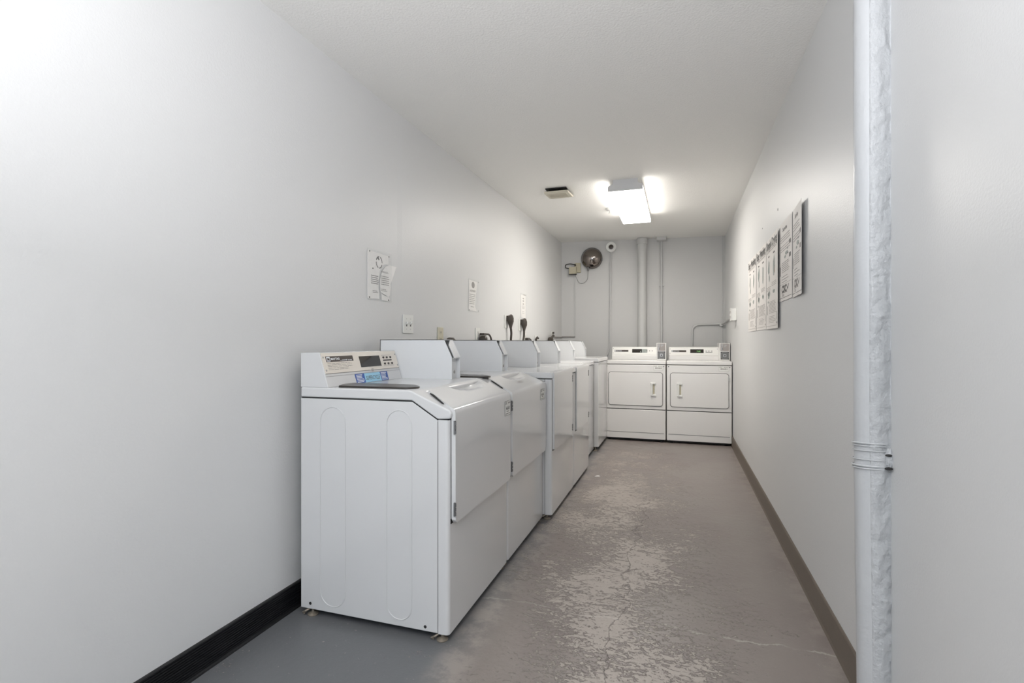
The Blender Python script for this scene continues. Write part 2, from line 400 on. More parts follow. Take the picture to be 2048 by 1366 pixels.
def console(root, y0, y1, xr, zb, detailed, rear=0):
    prof = [(xr+rear,zb),(xr+.133,zb),(xr+.090,zb+.140),(xr+rear,zb+.138)]
    bm = bm_new(); prismY(bm, prof, y0, y1); c = obj('console', bm, 'enamel', root, bevel=.0025)
    F = Frame((xr+.133,y0,zb), (0,1,0), (-.043,0,.140))
    bm = bm_new(); slab(bm, F, rect(.004,.0572,y1-y0-.004,.143), .0002, .002); p = obj('control_panel', bm, 'cream' if detailed else 'white_panel', c)
    bm = bm_new(); slab(bm, F, rect(.004,.0555,.310,.0572), 0, .0015); slab(bm, F, rect(.348,.0555,y1-y0-.004,.0572), 0, .0015); slab(bm, F, rect(.002,.0448,y1-y0-.002,.0458), 0, .0009)
    obj('trim_line', bm, 'inkmid', c, smooth=False)
    bm = bm_new(); slab(bm, F, rect(.026,.1045,.2065,.1285), .002, .0026); obj('nameplate', bm, 'brown', p)
    bm = bm_new(); slab(bm, F, rrect(.030,.107,.052,.126,.002), .0026, .0029); text_bm(bm, F, 'MAYTAG', .0567, .1125, .0125, .0030, width=.056)
    text_bm(bm, F, 'commercial', .126, .1080, .0078, .0030, width=.036); text_bm(bm, F, 'laundry', .168, .1080, .006, .0030, width=.028)
    slab(bm, F, rect(.1145,.1075,.125,.1085), .0026, .0029)
    obj('printed_text', bm, 'whiteprint', p, smooth=False)
    bm = bm_new(); text_bm(bm, F, 'M', .034, .1095, .018, .0031, width=.014)
    obj('printed_emblem', bm, 'brown', p, smooth=False)
    bm = bm_new(); lines_bm(bm, F, .029, .200, .101, .069, 5, .0011, .0021, .3, seed=3)
    obj('printed_line', bm, 'brown', p, smooth=False)
    bm = bm_new(); slab(bm, F, rect(.2505,.0722,.4128,.1228), .002, .0032); obj('display', bm, 'glassdark', p)
    bm = bm_new()
    for uu, vv in ((.4455,.1125),(.476,.1124),(.5075,.1124),(.446,.082),(.4775,.082),(.510,.082)):
        slab(bm, F, [(uu+.0085*math.cos(a)*(1 if math.sin(a)>0 else .8), vv+.0058*math.sin(a)*(1.0 if math.sin(a)<0 else .75)) for a in [2*PI*k/18 for k in range(18)]], .002, .004)
    slab(bm, F, rect(.438,.0950,.5135,.1012), .002, .0026); each('button', bm, 'brown', p)
    bm = bm_new(); lines_bm(bm, F, .432, .52, .126, .119, 2, .001, .0021, .1, seed=6); obj('printed_line', bm, 'inklight', p, smooth=False)
    bm = bm_new(); lines_bm(bm, F, .435, .528, .0755, .069, 2, .001, .0021, .1, seed=8); obj('printed_line', bm, 'inklight', p, smooth=False)
    bm = bm_new(); slab(bm, F, rrect(.324,.050,.340,.063,.002), .002, .0026); obj('printed_mark', bm, 'inklight', p, smooth=False)
    bm = bm_new()
    for uu, vv in ((.0125,.125),(.0133,.070),(y1-y0-.012,.125),(y1-y0-.012,.071)):
        lathe(bm, F.at(uu,vv,.002), F.N, [(.0045,0),(.0040,.0012),(0,.0018)], 12)
    each('screw', bm, 'steel', p)
    if detailed:
        bm = bm_new(); slab(bm, F, [(.1903,.0440),(.4475,.0440),(.4455,.002),(.1918,.002)], .0004, .0012); s = obj('sticker', bm, 'blue', c)
        s['label'] = 'blue sticker with handwritten word SUPERCYCLE'
        bm = bm_new(); slab(bm, F, [(.2589,.0442),(.3828,.0440),(.3859,.002),(.2569,.002)], .0012, .0015); obj('sticker_centre', bm, 'lightblue', s)
        bm = bm_new(); text_bm(bm, F, 'SUPERCYCLE', .265, .013, .026, .0017, width=.112, shear=.3, bold=.008); obj('printed_text', bm, 'ink', s, smooth=False)
        bm = bm_new(); lines_bm(bm, F, .198, .252, .042, .004, 6, .0030, .0013, .35, False, seed=12); obj('printed_line', bm, 'whiteprint', s, smooth=False); bm = bm_new(); lines_bm(bm, F, .390, .442, .042, .004, 6, .0030, .0013, .35, False, seed=13)
        obj('printed_line', bm, 'whiteprint', s, smooth=False)
    return c

def sticker(root, x, y0, y1, z0, z1, parent):
    F = Frame((x,y0,z0), (0,1,0), (0,0,1)); w=y1-y0; h=z1-z0
    bm = bm_new(); slab(bm, F, rect(0,0,w,h), .0002, .0008); s = obj('service_sticker', bm, 'white', parent, smooth=False)
    bm = bm_new(); t=.003*w/.14
    for r in (rect(0,0,w,t), rect(0,h-t,w,h), rect(0,0,t,h), rect(w-t,0,w,h)): slab(bm, F, r, .0008, .0011)
    text_bm(bm, F, 'CSC', w*.06, h*.78, h*.2, .0011, width=w*.28); text_bm(bm, F, 'SERVICE', w*.52, h*.80, h*.14, .0011, width=w*.4)
    text_bm(bm, F, '46160', w/2, h*.38, h*.33, .0011, 'CENTER' and .0004, 'CENTER', width=w*.62)
    lines_bm(bm, F, w*.3, w*.7, h*.33, h*.22, 1, .003, .0009, .1, False); lines_bm(bm, F, w*.12, w*.9, h*.18, h*.06, 1, .003, .0009, .05)
    obj('printed_text', bm, 'ink', s, smooth=False)

GRP = 'washing machines in a row along the left wall'
def base_machine(label, xr, xf, y0, y1, zt, kind, zbot=.03, door=True):
    root = thing('washing_machine', label, 'washing machine', ((xr+xf)/2, (y0+y1)/2, 0), GRP)
    y0 += .002; y1 -= .003; xs = xf-.045
    if kind == 'slant':
        seam = [(xr,zt-.040),(xf-.1516,zt-.038),(xs,zt-.103),(xf,zt-.100)]
        deck = [(xr,zt),(xf-.165,zt+.001),(xf-.150,zt-.003),(xf+.004,zt-.068),(xf+.010,zt-.080),(xf+.006,zt-.098)]
    else:
        seam = [(xr,zt-.040),(xs,zt-.040),(xf,zt-.040)]
        deck = [(xr,zt),(xf-.006,zt),(xf+.004,zt-.008),(xf+.006,zt-.038)]
    # body: side panels + front cabinet
    body = [(xr,zbot),(xs,zbot)] + [(x,z-.004) for x,z in seam[:-1]][::-1]
    bm = bm_new(); prismY(bm, body, y0, y1); c = obj('cabinet', bm, 'enamel', root, bevel=.002)
    fz = seam[-1][1]-.004
    bm = bm_new(); rr_ = .015 if kind != 'plain' else .006
    outl = [(xs+.0012,y0,zbot-.002)] + [(xf-rr_+rr_*math.sin(a), y0+rr_-rr_*math.cos(a), zbot-.002) for a in [PI/2*k/6 for k in range(7)]] + [(xf-rr_+rr_*math.cos(a), y1-rr_+rr_*math.sin(a), zbot-.002) for a in [PI/2*k/6 for k in range(7)]] + [(xs+.0012,y1,zbot-.002)]
    prism(bm, outl, (0,0,fz-zbot+.002))
    f = obj('front_panel', bm, 'enamel', root, bevel=.0012, seg=2)
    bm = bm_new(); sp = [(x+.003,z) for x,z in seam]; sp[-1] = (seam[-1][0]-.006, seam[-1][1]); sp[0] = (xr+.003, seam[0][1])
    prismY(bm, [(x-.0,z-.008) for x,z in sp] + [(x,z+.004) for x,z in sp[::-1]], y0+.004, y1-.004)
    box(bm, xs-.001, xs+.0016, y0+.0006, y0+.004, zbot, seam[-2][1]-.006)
    obj('seam_shade', bm, 'gap' , c, smooth=False)  # dark inset strip standing in for shade in the deck and side seams
    bm = bm_new(); prismY(bm, [(x,z+.001) for x,z in seam][:-1] + [(seam[-1][0]+.006,seam[-1][1]+.001)] + deck[::-1][:-1] + [deck[0]] if False else [(x,z+.001) for x,z in seam] + deck[::-1], y0-.001, y1+.001)
    d = obj('top_deck', bm, 'enamel', root, bevel=.009 if kind!='plain' else .004, seg=4)
    if kind == 'slant':
        cb = bm_new(); prism(cb, [(xf-.1345,y0+.086,zt-.2),(xf-.1345,y1-.020,zt-.2),(xf+.04,y1-.009,zt-.2),(xf+.04,y0+.008,zt-.2)], (0,0,.4))
        bmesh.ops.recalc_face_normals(cb, faces=cb.faces[:]); bmesh.ops.translate(cb, verts=cb.verts[:], vec=-worldloc(root))
        cm = bpy.data.meshes.new('cut'); cb.to_mesh(cm); cb.free(); cut = bpy.data.objects.new('cut', cm); COL.objects.link(cut); cut.location = worldloc(root)
        d.modifiers.clear(); bo = d.modifiers.new('cut', 'BOOLEAN'); bo.object = cut; bo.operation = 'DIFFERENCE'; bo.solver = 'EXACT'
        bpy.context.view_layer.update()
        nm = bpy.data.meshes.new_from_object(d.evaluated_get(bpy.context.evaluated_depsgraph_get()))
        d.modifiers.clear(); d.data = nm; bpy.data.objects.remove(cut)
        for p_ in nm.polygons: p_.use_smooth = True
        nm.set_sharp_from_angle(angle=math.radians(35))
        b_ = d.modifiers.new('b', 'BEVEL'); b_.width = .008; b_.segments = 4; b_.limit_method = 'ANGLE'; b_.angle_limit = math.radians(20); b_.harden_normals = True
    bm = bm_new(); box(bm, xr+.03, xf-.07, y0+.03, y1-.03, .014, zbot+.01); obj('base_frame', bm, 'gap', root)
    for x, y in ((xr+.045,y0+.018),(xf-.035,y0+.018),(xf-.035,y1-.02)): foot(root, x, y, zbot)
    if kind == 'slant':
        nx, nz = .3584, .9336
        def scoop(y, s):
            a = (y-(y0+.44))/.17; b = s/.056
            q = a*a+b*b
            v = .021*max(0, 1-q)**.7*(1 if q < 1 else 0)
            return v
        path = [(xf-.128,zt-.006),(xf+.020,zt-.065),(xf+.021,.437)]
        dr = door_mesh(path, lambda s: y0+.014+.075*max(0,1-s/.145), lambda s: y1-.010-.012*max(0,1-s/.145), .016, ny=64, scoop=scoop)
        dr = obj('door', dr, 'enamel', root, angle=60)
        # dark slot at the near edge of the door and the brand mark
        bm = bm_new(); prism(bm, [(xf-.113,y0+.070,zt-.0175),(xf-.100,y0+.074,zt-.0225),(xf-.035,y0+.030,zt-.0505),(xf-.040,y0+.028,zt-.048)], (.001,0,.004)); obj('hinge_slot', bm, 'gap', d, smooth=False)
        bm = bm_new(); box(bm, xf-.001, xf+.0014, y0+.014, y1-.012, .4315, .450); obj('seam_shade', bm, 'gap', dr, smooth=False)  # dark strip painted as the shadow line below the door
        for z in (.463,.762): hinge(dr, xf+.019, y0+.013, z, -1)
        bm = bm_new(); F = Frame((xr+.14,y0+.03,zt), (0,1,0), (-1,0,0))
        lp = [(xr+.155,y0+.032),(xr+.462,y0+.040),(xr+.490,y0+.075),(xr+.480,y0+.110),(xr+.42,y0+.175),(xr+.115,y0+.178),(xr+.10,y0+.15)]
        bm = bm_new(); q = arc([(x,y,zt) for x,y in lp+lp[:1]], .02, 5)[:-1]; prism(bm, q, (0,0,.008)); 
        obj('dispenser_lid', bm, 'lid', root, bevel=.004)
    elif door:
        path = [(xf-.025,zt+.0015),(xf+.012,zt-.003),(xf+.012,.428)]
        a, b = door
        dr = obj('door', door_mesh(path, lambda s: a, lambda s: b, .014, rb=(.006,.045)), 'enamel', root, angle=60)
        bm = bm_new(); box(bm, xf+.0002, xf+.0012, a-.003, b+.003, .4225, zt-.045); obj('seam_shade', bm, 'gap', dr, smooth=False)  # dark backing that draws shade around the door edge
        for z in (.457,.811): hinge(dr, xf+.011, b+.001, z, 1)
    else:
        bm = bm_new(); box(bm, xf-.001, xf+.0004, y0+.01, y1-.01, .112, .1145); obj('toe_groove', bm, 'inkmid', f, smooth=False)
        bm = bm_new()
        for y in (y0+.02, y1-.02): lathe(bm, (xf,y,.055), (1,0,0), [(.004,0),(.004,.001),(0,.0015)], 10)
        each('screw', bm, 'steel', f)
    return root

m1 = base_machine('nearest white washing machine, slant-topped, with a blue sticker on its console', -1.452, -.797, 1.700, 2.372, .918, 'slant')
side_embossing(m1, 1.702, -1.455, -.797)
bm = bm_new()
for x, z in ((-1.406,.052),(-.893,.046)): lathe(bm, (x,1.702,z), (0,-1,0), [(.006,0),(.006,.001),(.003,.0025),(0,.0025)], 12)
each('screw', bm, 'black', m1)
console(m1, 1.704, 2.272, -1.455, .918, True)
coin_box(m1, 2.275, -1.450, -1.050, .9185)
d1 = [c for c in m1.children if c.name.startswith('door')][0]
sticker(m1, -.7755, 2.270, 2.352, .752, .821, d1)

m2 = base_machine('second white washing machine from the camera, slant-topped door, directly behind the nearest one', -1.405, -.798, 2.376, 3.068, .918, 'slant')
console(m2, 2.384, 2.964, -1.452, .918, False, .06)
coin_box(m2, 2.968, -1.405, -1.030, .9185)
d2 = [c for c in m2.children if c.name.startswith('door')][0]
sticker(m2, -.7765, 2.925, 3.012, .756, .819, d2)
F = Frame((-.797-.128+.002, 2.376, .918-.006), (0,1,0), (-.148,0,.059)); F = Frame((-.838,2.62,.8790), (0,1,0), (-.148,0,.059))
bm = bm_new(); text_bm(bm, F, 'MAYTAG', .062, -.004, .017, .0012, width=.075); slab(bm, F, rect(.062,-.010,.125,-.008), .0010, .0013); obj('printed_text', bm, 'inkmid', d2, smooth=False)

m3 = base_machine('third white washing machine from the camera, flat top, standing a little forward of its neighbours', -1.395, -.747, 3.080, 3.764, .912, 'flat', door=(3.102,3.668))
console(m3, 3.088, 3.655, -1.440, .912, False, .06); coin_box(m3, 3.660, -1.400, -1.000, .9125)
m4 = base_machine('fourth white washing machine from the camera, flat top, just before the row steps back', -1.390, -.747, 3.770, 4.452, .912, 'flat', door=(3.840,4.362))
console(m4, 3.778, 4.346, -1.440, .912, False, .06); coin_box(m4, 4.350, -1.395, -1.000, .9125)
m5 = base_machine('fifth white washing machine from the camera, set back toward the wall', -1.390, -.816, 4.460, 5.145, .915, 'plain', door=None)
console(m5, 4.468, 5.030, -1.440, .915, False, .06); coin_box(m5, 5.035, -1.395, -1.005, .9155)
m6 = base_machine('last white washing machine of the row, slightly taller, beside the dryers', -1.385, -.770, 5.160, 5.822, .938, 'plain', zbot=.045, door=None)
console(m6, 5.168, 5.730, -1.425, .938, False, .045); coin_box(m6, 5.735, -1.385, -1.010, .9385)

# ------------------------------------------------------------------ dryers
def dryer(label, x0, x1, yf, handle_left, dx0, dx1, led, yb=6.50):
    root = thing('tumble_dryer', label, 'dryer', ((x0+x1)/2, (yf+yb)/2, 0), 'white dryers against the back wall')
    zt = .895
    bm = bm_new(); box(bm, x0+.002, x1-.002, yf+.004, yb, .03, .849); c = obj('cabinet', bm, 'enamel_warm', root, bevel=.004)
    bm = bm_new(); box(bm, x0, x1, yf-.004, yb, .853, zt); obj('top_deck', bm, 'enamel_warm', root, bevel=.008)
    bm = bm_new(); box(bm, x0+.003, x1-.003, yf, yf+.03, .3585, .8475); f = obj('front_panel', bm, 'enamel_warm', root, bevel=.004)
    bm = bm_new(); box(bm, x0+.003, x1-.003, yf-.002, yf+.03, .03, .3505); t = obj('lower_panel', bm, 'enamel_warm', root, bevel=.004)
    bm = bm_new(); box(bm, x0+.02, x1-.02, yf-.0028, yf-.001, .095, .100); obj('groove', bm, 'hinge', t, smooth=False)
    bm = bm_new(); box(bm, x0+.004, x1-.004, yf+.0035, yb-.01, .34, .860); obj('seam_shade', bm, 'gap', c, smooth=False)  # black block behind the panels, puts shade into their gaps
    bm = bm_new(); box(bm, x0+.02, x1-.02, yf+.02, yb-.03, .012, .04); obj('base_frame', bm, 'gap', root)
    for x in (x0+.05, x1-.05):
        bm = bm_new(); lathe(bm, (x,yf+.05,0), (0,0,1), [(.02,0),(.02,.005),(.007,.01),(.007,.035)], 14); obj('foot', bm, 'black', root)
    F = Frame((0,yf,0), (1,0,0), (0,0,1))                      # normal = -Y
    bm = bm_new(); slab(bm, F, rrect(dx0-.0055,.3925,dx1+.0055,.7675,.031,8), -.001, .0012); g = obj('seam_shade', bm, 'ink', f)  # dark rim painted as shade in the gap around the door
    bm = bm_new(); slab(bm, F, rrect(dx0,.398,dx1,.762,.027,8), .0015, .010); d = obj('door', bm, 'enamel_warm', root, bevel=.003)
    hx = dx1-.072 if not handle_left else dx0+.066+.028
    hx = (dx0+.094) if handle_left else (dx1-.098)
    bm = bm_new()
    slab(bm, F, rrect(hx-.028,.640,hx+.028,.657,.005), .009, .026); slab(bm, F, rrect(hx-.028,.509,hx+.028,.526,.005), .009, .026)
    slab(bm, F, rrect(hx-.028,.510,hx+.028,.656,.006), .009, .012)
    s_ = .010 if handle_left else .010
    slab(bm, F, rrect(hx-.022,.515,hx-.004,.650,.004), .010, .028)
    h = obj('handle', bm, 'ivory' if False else 'white', d, bevel=.002)
    bm = bm_new(); slab(bm, F, rrect(hx-.002,.530,hx+.016,.636,.004), .0118, .0128); obj('finger_recess', bm, 'beige', h)
    for z in (.43,.69):
        xx = dx0-.001 if not handle_left else dx1+.001
        bm = bm_new(); slab(bm, F, rect(xx-.004,z,xx+.004,z+.045), .001, .0125); obj('hinge', bm, 'steel', d)
    bm = bm_new()
    for x in (x0+.022, x1-.022): lathe(bm, (x,yf,.832), (0,-1,0), [(.006,0),(.005,.002),(0,.003)], 12)
    each('screw', bm, 'hinge', f)
    # service label
    lx0 = x1-.128; F2 = Frame((lx0,yf,.789), (1,0,0), (0,0,1)); w,h_ = .098,.053
    bm = bm_new(); slab(bm, F2, rect(0,0,w,h_), .0002, .0010); s = obj('service_sticker', bm, 'white', f, smooth=False)
    bm = bm_new(); text_bm(bm, F2, 'CSC', .004, .041, .011, .0013, width=.03); text_bm(bm, F2, 'SERVICE', .046, .041, .009, .0013, width=.046)
    text_bm(bm, F2, '804464' if not handle_left else '804451', w/2, .018, .021, .0013, align='CENTER', width=.068)
    for r in (rect(0,0,w,.0012), rect(0,0,.0012,h_), rect(w-.0012,0,w,h_)): slab(bm, F2, r, .0010, .0012)
    obj('printed_text', bm, 'inkmid', s, smooth=False)
    # console
    cx0, cx1 = x0+.034 if not handle_left else x0+.018, x1-.105
    yc = 6.175
    prof = [(yc,zt),(yc,zt+.045),(yc+.012,zt+.050),(yc+.040,zt+.146),(6.42,zt+.150),(6.42,zt)]
    bm = bm_new(); prism(bm, [(cx0,y,z) for y,z in prof], (cx1-cx0,0,0)); k = obj('console', bm, 'enamel_warm', root, bevel=.004)
    Fc = Frame((cx0,yc+.012,zt+.050), (1,0,0), (0,.028,.096)); W = cx1-cx0
    bm = bm_new(); slab(bm, Fc, rect(.004,.006,W-.004,.096), .0002, .002); p = obj('control_panel', bm, 'white_panel', k)
    bm = bm_new(); slab(bm, Fc, rect(.028,.040,.190,.063), .002, .0025); obj('nameplate', bm, 'brown', p)
    bm = bm_new(); slab(bm, Fc, rrect(.030,.042,.046,.061,.003), .0025, .0028); text_bm(bm, Fc, 'MAYTAG', .052, .0475, .012, .0028, width=.062); obj('printed_text', bm, 'whiteprint', p, smooth=False)
    bm = bm_new(); text_bm(bm, Fc, 'M', .033, .0455, .015, .003, width=.010); obj('printed_text', bm, 'brown', p, smooth=False)
    du0, du1 = .234, .378
    bm = bm_new(); slab(bm, Fc, rect(du0,.030,du1,.074), .002, .003); obj('display', bm, 'glassdark', p)
    bm = bm_new()
    if led: text_bm(bm, Fc, '7:00', du0+.070, .041, .026, .0034, width=.040, bold=-.008); obj('display_digits', bm, 'led', p, smooth=False)
    else:
        slab(bm, Fc, rect(du0+.112,.0302,du1+.030,.0738), .0031, .0036); text_bm(bm, Fc, 'A', du0+.090, .034, .026, .0034, width=.014); q = obj('display_digits', bm, 'inkgreen', p, smooth=False)
    bm = bm_new()
    for q in (.404,.433,.464): slab(bm, Fc, rrect(q-.006,.049,q+.006,.057,.002), .002, .004)
    if led: slab(bm, Fc, rect(.398,.036,.470,.042), .002, .0025)
    each('button', bm, 'ink', p)
    bm = bm_new()
    for u, v in ((.014,.078),(.014,.026),(W-.014,.078)): lathe(bm, Fc.at(u,v,.002), Fc.N, [(.004,0),(0,.0015)], 10)
    each('screw', bm, 'hinge', p)
    # coin box at right end
    bx0, bx1, yb0, zc1 = x1-.108, x1-.002, 6.05, zt+.194
    bm = bm_new(); box(bm, bx0, bx1, yb0, 6.42, zt, zc1); b = obj('coin_box', bm, 'enamel_warm', root, bevel=.003)
    Fb = Frame((bx0,yb0,zt), (1,0,0), (0,0,1))
    bm = bm_new(); slab(bm, Fb, rect(.010,.106,.096,.188), .0003, .003); a = obj('coin_plate', bm, 'coinplate', b)
    bm = bm_new(); slab(bm, Fb, rrect(.018,.112,.032,.152,.004), .003, .011); slab(bm, Fb, rrect(.020,.155,.034,.182,.004), .003, .006)
    slab(bm, Fb, rect(.048,.170,.074,.175), .003, .005); slab(bm, Fb, [(.048,.165),(.080,.168),(.052,.148)], .003, .0045); obj('coin_slot', bm, 'steel', a)
    bm = bm_new(); slab(bm, Fb, rect(.0285,.116,.036,.142), .003, .0045); obj('coin_slot', bm, 'black', a)
    bm = bm_new(); slab(bm, Fb, rect(.012,.014,.096,.098), .0003, .003); a = obj('lock_plate', bm, 'lockplate', b)
    bm = bm_new(); slab(bm, Fb, [(.054+.026*math.cos(q),.055+.026*math.sin(q)) for q in [2*PI*k/24 for k in range(24)]], .003, .005); obj('lock_ring', bm, 'hinge', a)
    bm = bm_new(); slab(bm, Fb, rrect(.038,.040,.070,.072,.006), .005, .012); obj('lock', bm, 'steel', a, bevel=.002)
    bm = bm_new(); slab(bm, Fb, rrect(.049,.048,.060,.062,.003), .012, .0126)
    for u, v in ((.018,.020),(.090,.020),(.018,.092),(.090,.092)): slab(bm, Fb, rrect(u-.005,v-.005,u+.005,v+.005,.004), .003, .0045)
    each('screw', bm, 'black', a)
    return root
dryer('left white dryer against the back wall, vertical handle on the right of its door', -.795, -.136, 5.83, False, -.753, -.172, False)
dryer('right white dryer beside the right wall, door handle on the left and green lit digits', -.130, .530, 5.83, True, -.088, .496, True)

# ------------------------------------------------------------------ ceiling things
r = thing('ceiling_light', 'long lit fluorescent light fixture on the ceiling above the aisle', 'ceiling light', (-.408,4.755,HC))
bm = bm_new(); prism(bm, [(-.50,4.165,HC),(-.316,4.165,HC),(-.316,4.165,HC-.03),(-.275,4.165,HC-.055),(-.275,4.165,HC-.085),(-.541,4.165,HC-.085),(-.541,4.165,HC-.055),(-.50,4.165,HC-.03)], (0,1.18,0)); 
bm2 = bm_new(); prism(bm2, [(-.505,4.155,HC),(-.311,4.155,HC),(-.311,4.155,HC-.03),(-.272,4.155,HC-.052),(-.272,4.155,HC-.088),(-.544,4.155,HC-.088),(-.544,4.155,HC-.052),(-.505,4.155,HC-.03)], (0,.014,0))
prism(bm2, [(-.505,5.341,HC),(-.311,5.341,HC),(-.311,5.341,HC-.03),(-.272,5.341,HC-.052),(-.272,5.341,HC-.088),(-.544,5.341,HC-.088),(-.544,5.341,HC-.052),(-.505,5.341,HC-.03)], (0,.014,0))
box(bm2, -.50, -.316, 4.17, 5.34, HC-.040, HC); box(bm2, -.540, -.276, 4.17, 5.34, HC-.052, HC-.040)
bm.free(); obj('housing', bm2, 'housing', r, smooth=False)
bm = bm_new(); box(bm, -.539, -.277, 4.169, 5.341, HC-.088, HC-.084); df = obj('diffuser', bm, 'diffuser', r)
for a_, b_ in ((-.5425,-.539),(-.277,-.2735)):
    bm = bm_new(); box(bm, a_, b_, 4.169, 5.341, HC-.087, HC-.052); obj('diffuser_side', bm, 'diffuser_side', df)

r = thing('exhaust_fan', 'small cream vent cover hanging slightly open from the ceiling left of the light', 'vent', (-.985,4.31,HC))
bm = bm_new(); box(bm, -1.075, -.895, 4.20, 4.42, HC-.008, HC-.0005); obj('duct_opening', bm, 'black', r, smooth=False)
bm = bm_new(); prism(bm, [(-1.085,4.19,HC-.030),(-1.085,4.45,HC-.010),(-1.085,4.445,HC-.022),(-1.085,4.40,HC-.034),(-1.085,4.21,HC-.046),(-1.085,4.19,HC-.036)], (.205,0,0)); g = obj('grille', bm, 'ventcream', r, bevel=.006)
bm = bm_new()
for k in range(8): box(bm, -1.065, -.905, 4.225+k*.022, 4.232+k*.022, HC-.0475+ k*.0013, HC-.040)
obj('slat', bm, 'ventcream', g, smooth=False)

bm = bm_new(); lathe(bm, (-.625,5.03,HC), (0,0,-1), [(.055,0),(.055,.010),(.045,.018),(.022,.022),(.018,.040),(.030,.044),(.028,.048),(0,.048)], 28)
tag(obj('smoke_detector', bm, 'white'), 'small white round detector on the ceiling behind the left edge of the light', 'detector')

# conduit with ceiling box
def wall_pt(x, z, off=.0): return (x, YBK(x)-off, z)
r = thing('electrical_conduit', 'thin painted conduit from a ceiling box down behind the left dryer', 'conduit', (-.208, YBK(-.208), 0), 'painted conduits on the back wall')
bm = bm_new(); box(bm, -.262, -.150, 6.54, 6.655, HC-.045, HC-.0005); obj('junction_box', bm, 'wallpipe', r, bevel=.004)
bm = bm_new(); tube(bm, [wall_pt(-.208, HC-.03, .024), wall_pt(-.208, 1.70, .024), wall_pt(-.208, .95, .024)], .0135, 12)
for z in (1.80,): box(bm, -.235, -.181, YBK(-.208)-.03, YBK(-.208)-.0005, z, z+.016)
obj('tube', bm, 'wallpipe', r)

# big drain pipe
r = thing('drain_pipe', 'thick vertical painted pipe on the back wall, the widest one', 'pipe', (-.438, YBK(-.438), 0))
bm = bm_new(); lathe(bm, (-.438, YBK(-.438)-.062, .6), (0,0,1), [(.0555,0),(.0555,HC-.6-.075),(.066,HC-.6-.073),(.066,HC-.6-.012),(.0555,HC-.6-.010),(.0555,HC-.6-.0005)], 32)
obj('pipe_body', bm, 'wallpipe', r)

# alarm bell with conduit
r = thing('alarm_bell', 'round white alarm sounder with a dark centre high on the back wall', 'alarm', (-.82, YBK(-.82), 2.3))
c = wall_pt(-.82, 2.307); bm = bm_new(); lathe(bm, c, (0,-1,0), [(.062,.0005),(.064,.02),(.066,.045),(.060,.052),(.034,.050),(.030,.042)], 36); b = obj('sounder_body', bm, 'white', r)
bm = bm_new(); lathe(bm, (c[0],c[1]-.042,c[2]), (0,-1,0), [(.029,0),(.029,.006),(.014,.008),(.012,.016),(0,.017)], 24); obj('sounder_centre', bm, 'brown', b)
r = thing('electrical_conduit', 'thin painted conduit dropping from the round white alarm, bending left at its foot', 'conduit', (-.83, YBK(-.83), 0), 'painted conduits on the back wall')
bm = bm_new(); pth = arc([wall_pt(-.824,2.243,.018), wall_pt(-.833,1.6,.018), wall_pt(-.838,1.02,.018), wall_pt(-.875,.93,.018), wall_pt(-.90,.90,.018)], .09, 8)
tube(bm, pth, .011, 10); obj('tube', bm, 'wallpipe', r)
bm = bm_new()
for z, w in ((2.09,.016),(1.612,.022)): lathe(bm, wall_pt(-.829,z,.018), (0,0,1), [(.014,0),(.015,.004),(.014,w)], 12); box(bm, -.829-w-.01, -.829+w+.01, YBK(-.829)-.006, YBK(-.829)-.0005, z, z+.014)
each('coupling', bm, 'wallpipe', r)

# chrome dome
r = thing('convex_mirror', 'dark chrome dome high on the back wall with a drooping thin cord', 'mirror', (-1.06, YBK(-1.06), 2.17))
c = wall_pt(-1.062, 2.172); bm = bm_new()
R = .128; prof = [(.05,.0005),(.05,.03),(R,.04),(R+.004,.046),(R+.002,.052)] + [(R*math.cos(a)*.99,.052+.085*math.sin(a)) for a in [PI/2*k/14 for k in range(1,15)]]
prof[-1] = (0, prof[-1][1]); lathe(bm, c, (0.10,-1,-.12), prof, 48); d = obj('dome', bm, 'chrome', r, angle=50)
bm = bm_new(); tube(bm, [(c[0]+(R+.003)*math.cos(a), c[1]-.046, c[2]+(R+.003)*math.sin(a)) for a in [2*PI*k/48 for k in range(49)]], .005, 8, cap=False); obj('rim', bm, 'hinge', d)
bm = bm_new(); lathe(bm, (-1.105,c[1]-.06,2.035), (0,0,-1), [(.02,-.02),(.012,.01),(.006,.03)], 12); box(bm, -.934,-.922,c[1]-.07,c[1]-.04,2.13,2.16); obj('bracket', bm, 'hinge', d)
bm = bm_new(); tube(bm, arc([(-1.106,c[1]-.055,2.01),(-1.115,c[1]-.04,1.90),(-1.17,c[1]-.02,1.855),(-1.23,c[1]-.02,1.86),(-1.275,c[1]-.02,1.95),(-1.28,c[1]-.02,2.0)], .06, 8), .0035, 8); obj('cord', bm, 'greycord', r)

r = thing('wall_outlet', 'aged beige outlet box with a plugged adapter, left of the chrome dome', 'outlet', (-1.25, YBK(-1.25), 2.0))
y = YBK(-1.25); bm = bm_new(); box(bm, -1.284,-1.206,y-.035,y-.002,1.995,2.118); obj('outlet_box', bm, 'beige', r, bevel=.004)
bm = bm_new(); box(bm, -1.345,-1.252,y-.095,y-.036,1.972,2.062); a = obj('adapter', bm, 'beige', r, bevel=.005)
bm = bm_new(); box(bm, -1.347,-1.250,y-.090,y-.05,1.964,1.974); obj('adapter_base', bm, 'black', a)
bm = bm_new(); tube(bm, arc([(-1.345,y-.06,2.045),(-1.40,y-.05,2.06),(-1.40,y-.05,2.10),(-1.34,y-.05,2.112),(-1.27,y-.05,2.095)], .03, 6), .006, 8)
lathe(bm, (-1.275,y-.034,2.093), (0,-1,0), [(.013,0),(.010,.022),(0,.024)], 12); obj('cord', bm, 'black', r)
r = thing('electrical_conduit', 'slim surface conduit below the beige outlet, turning left into the corner', 'conduit', (-1.285, YBK(-1.285), 0), 'painted conduits on the back wall')
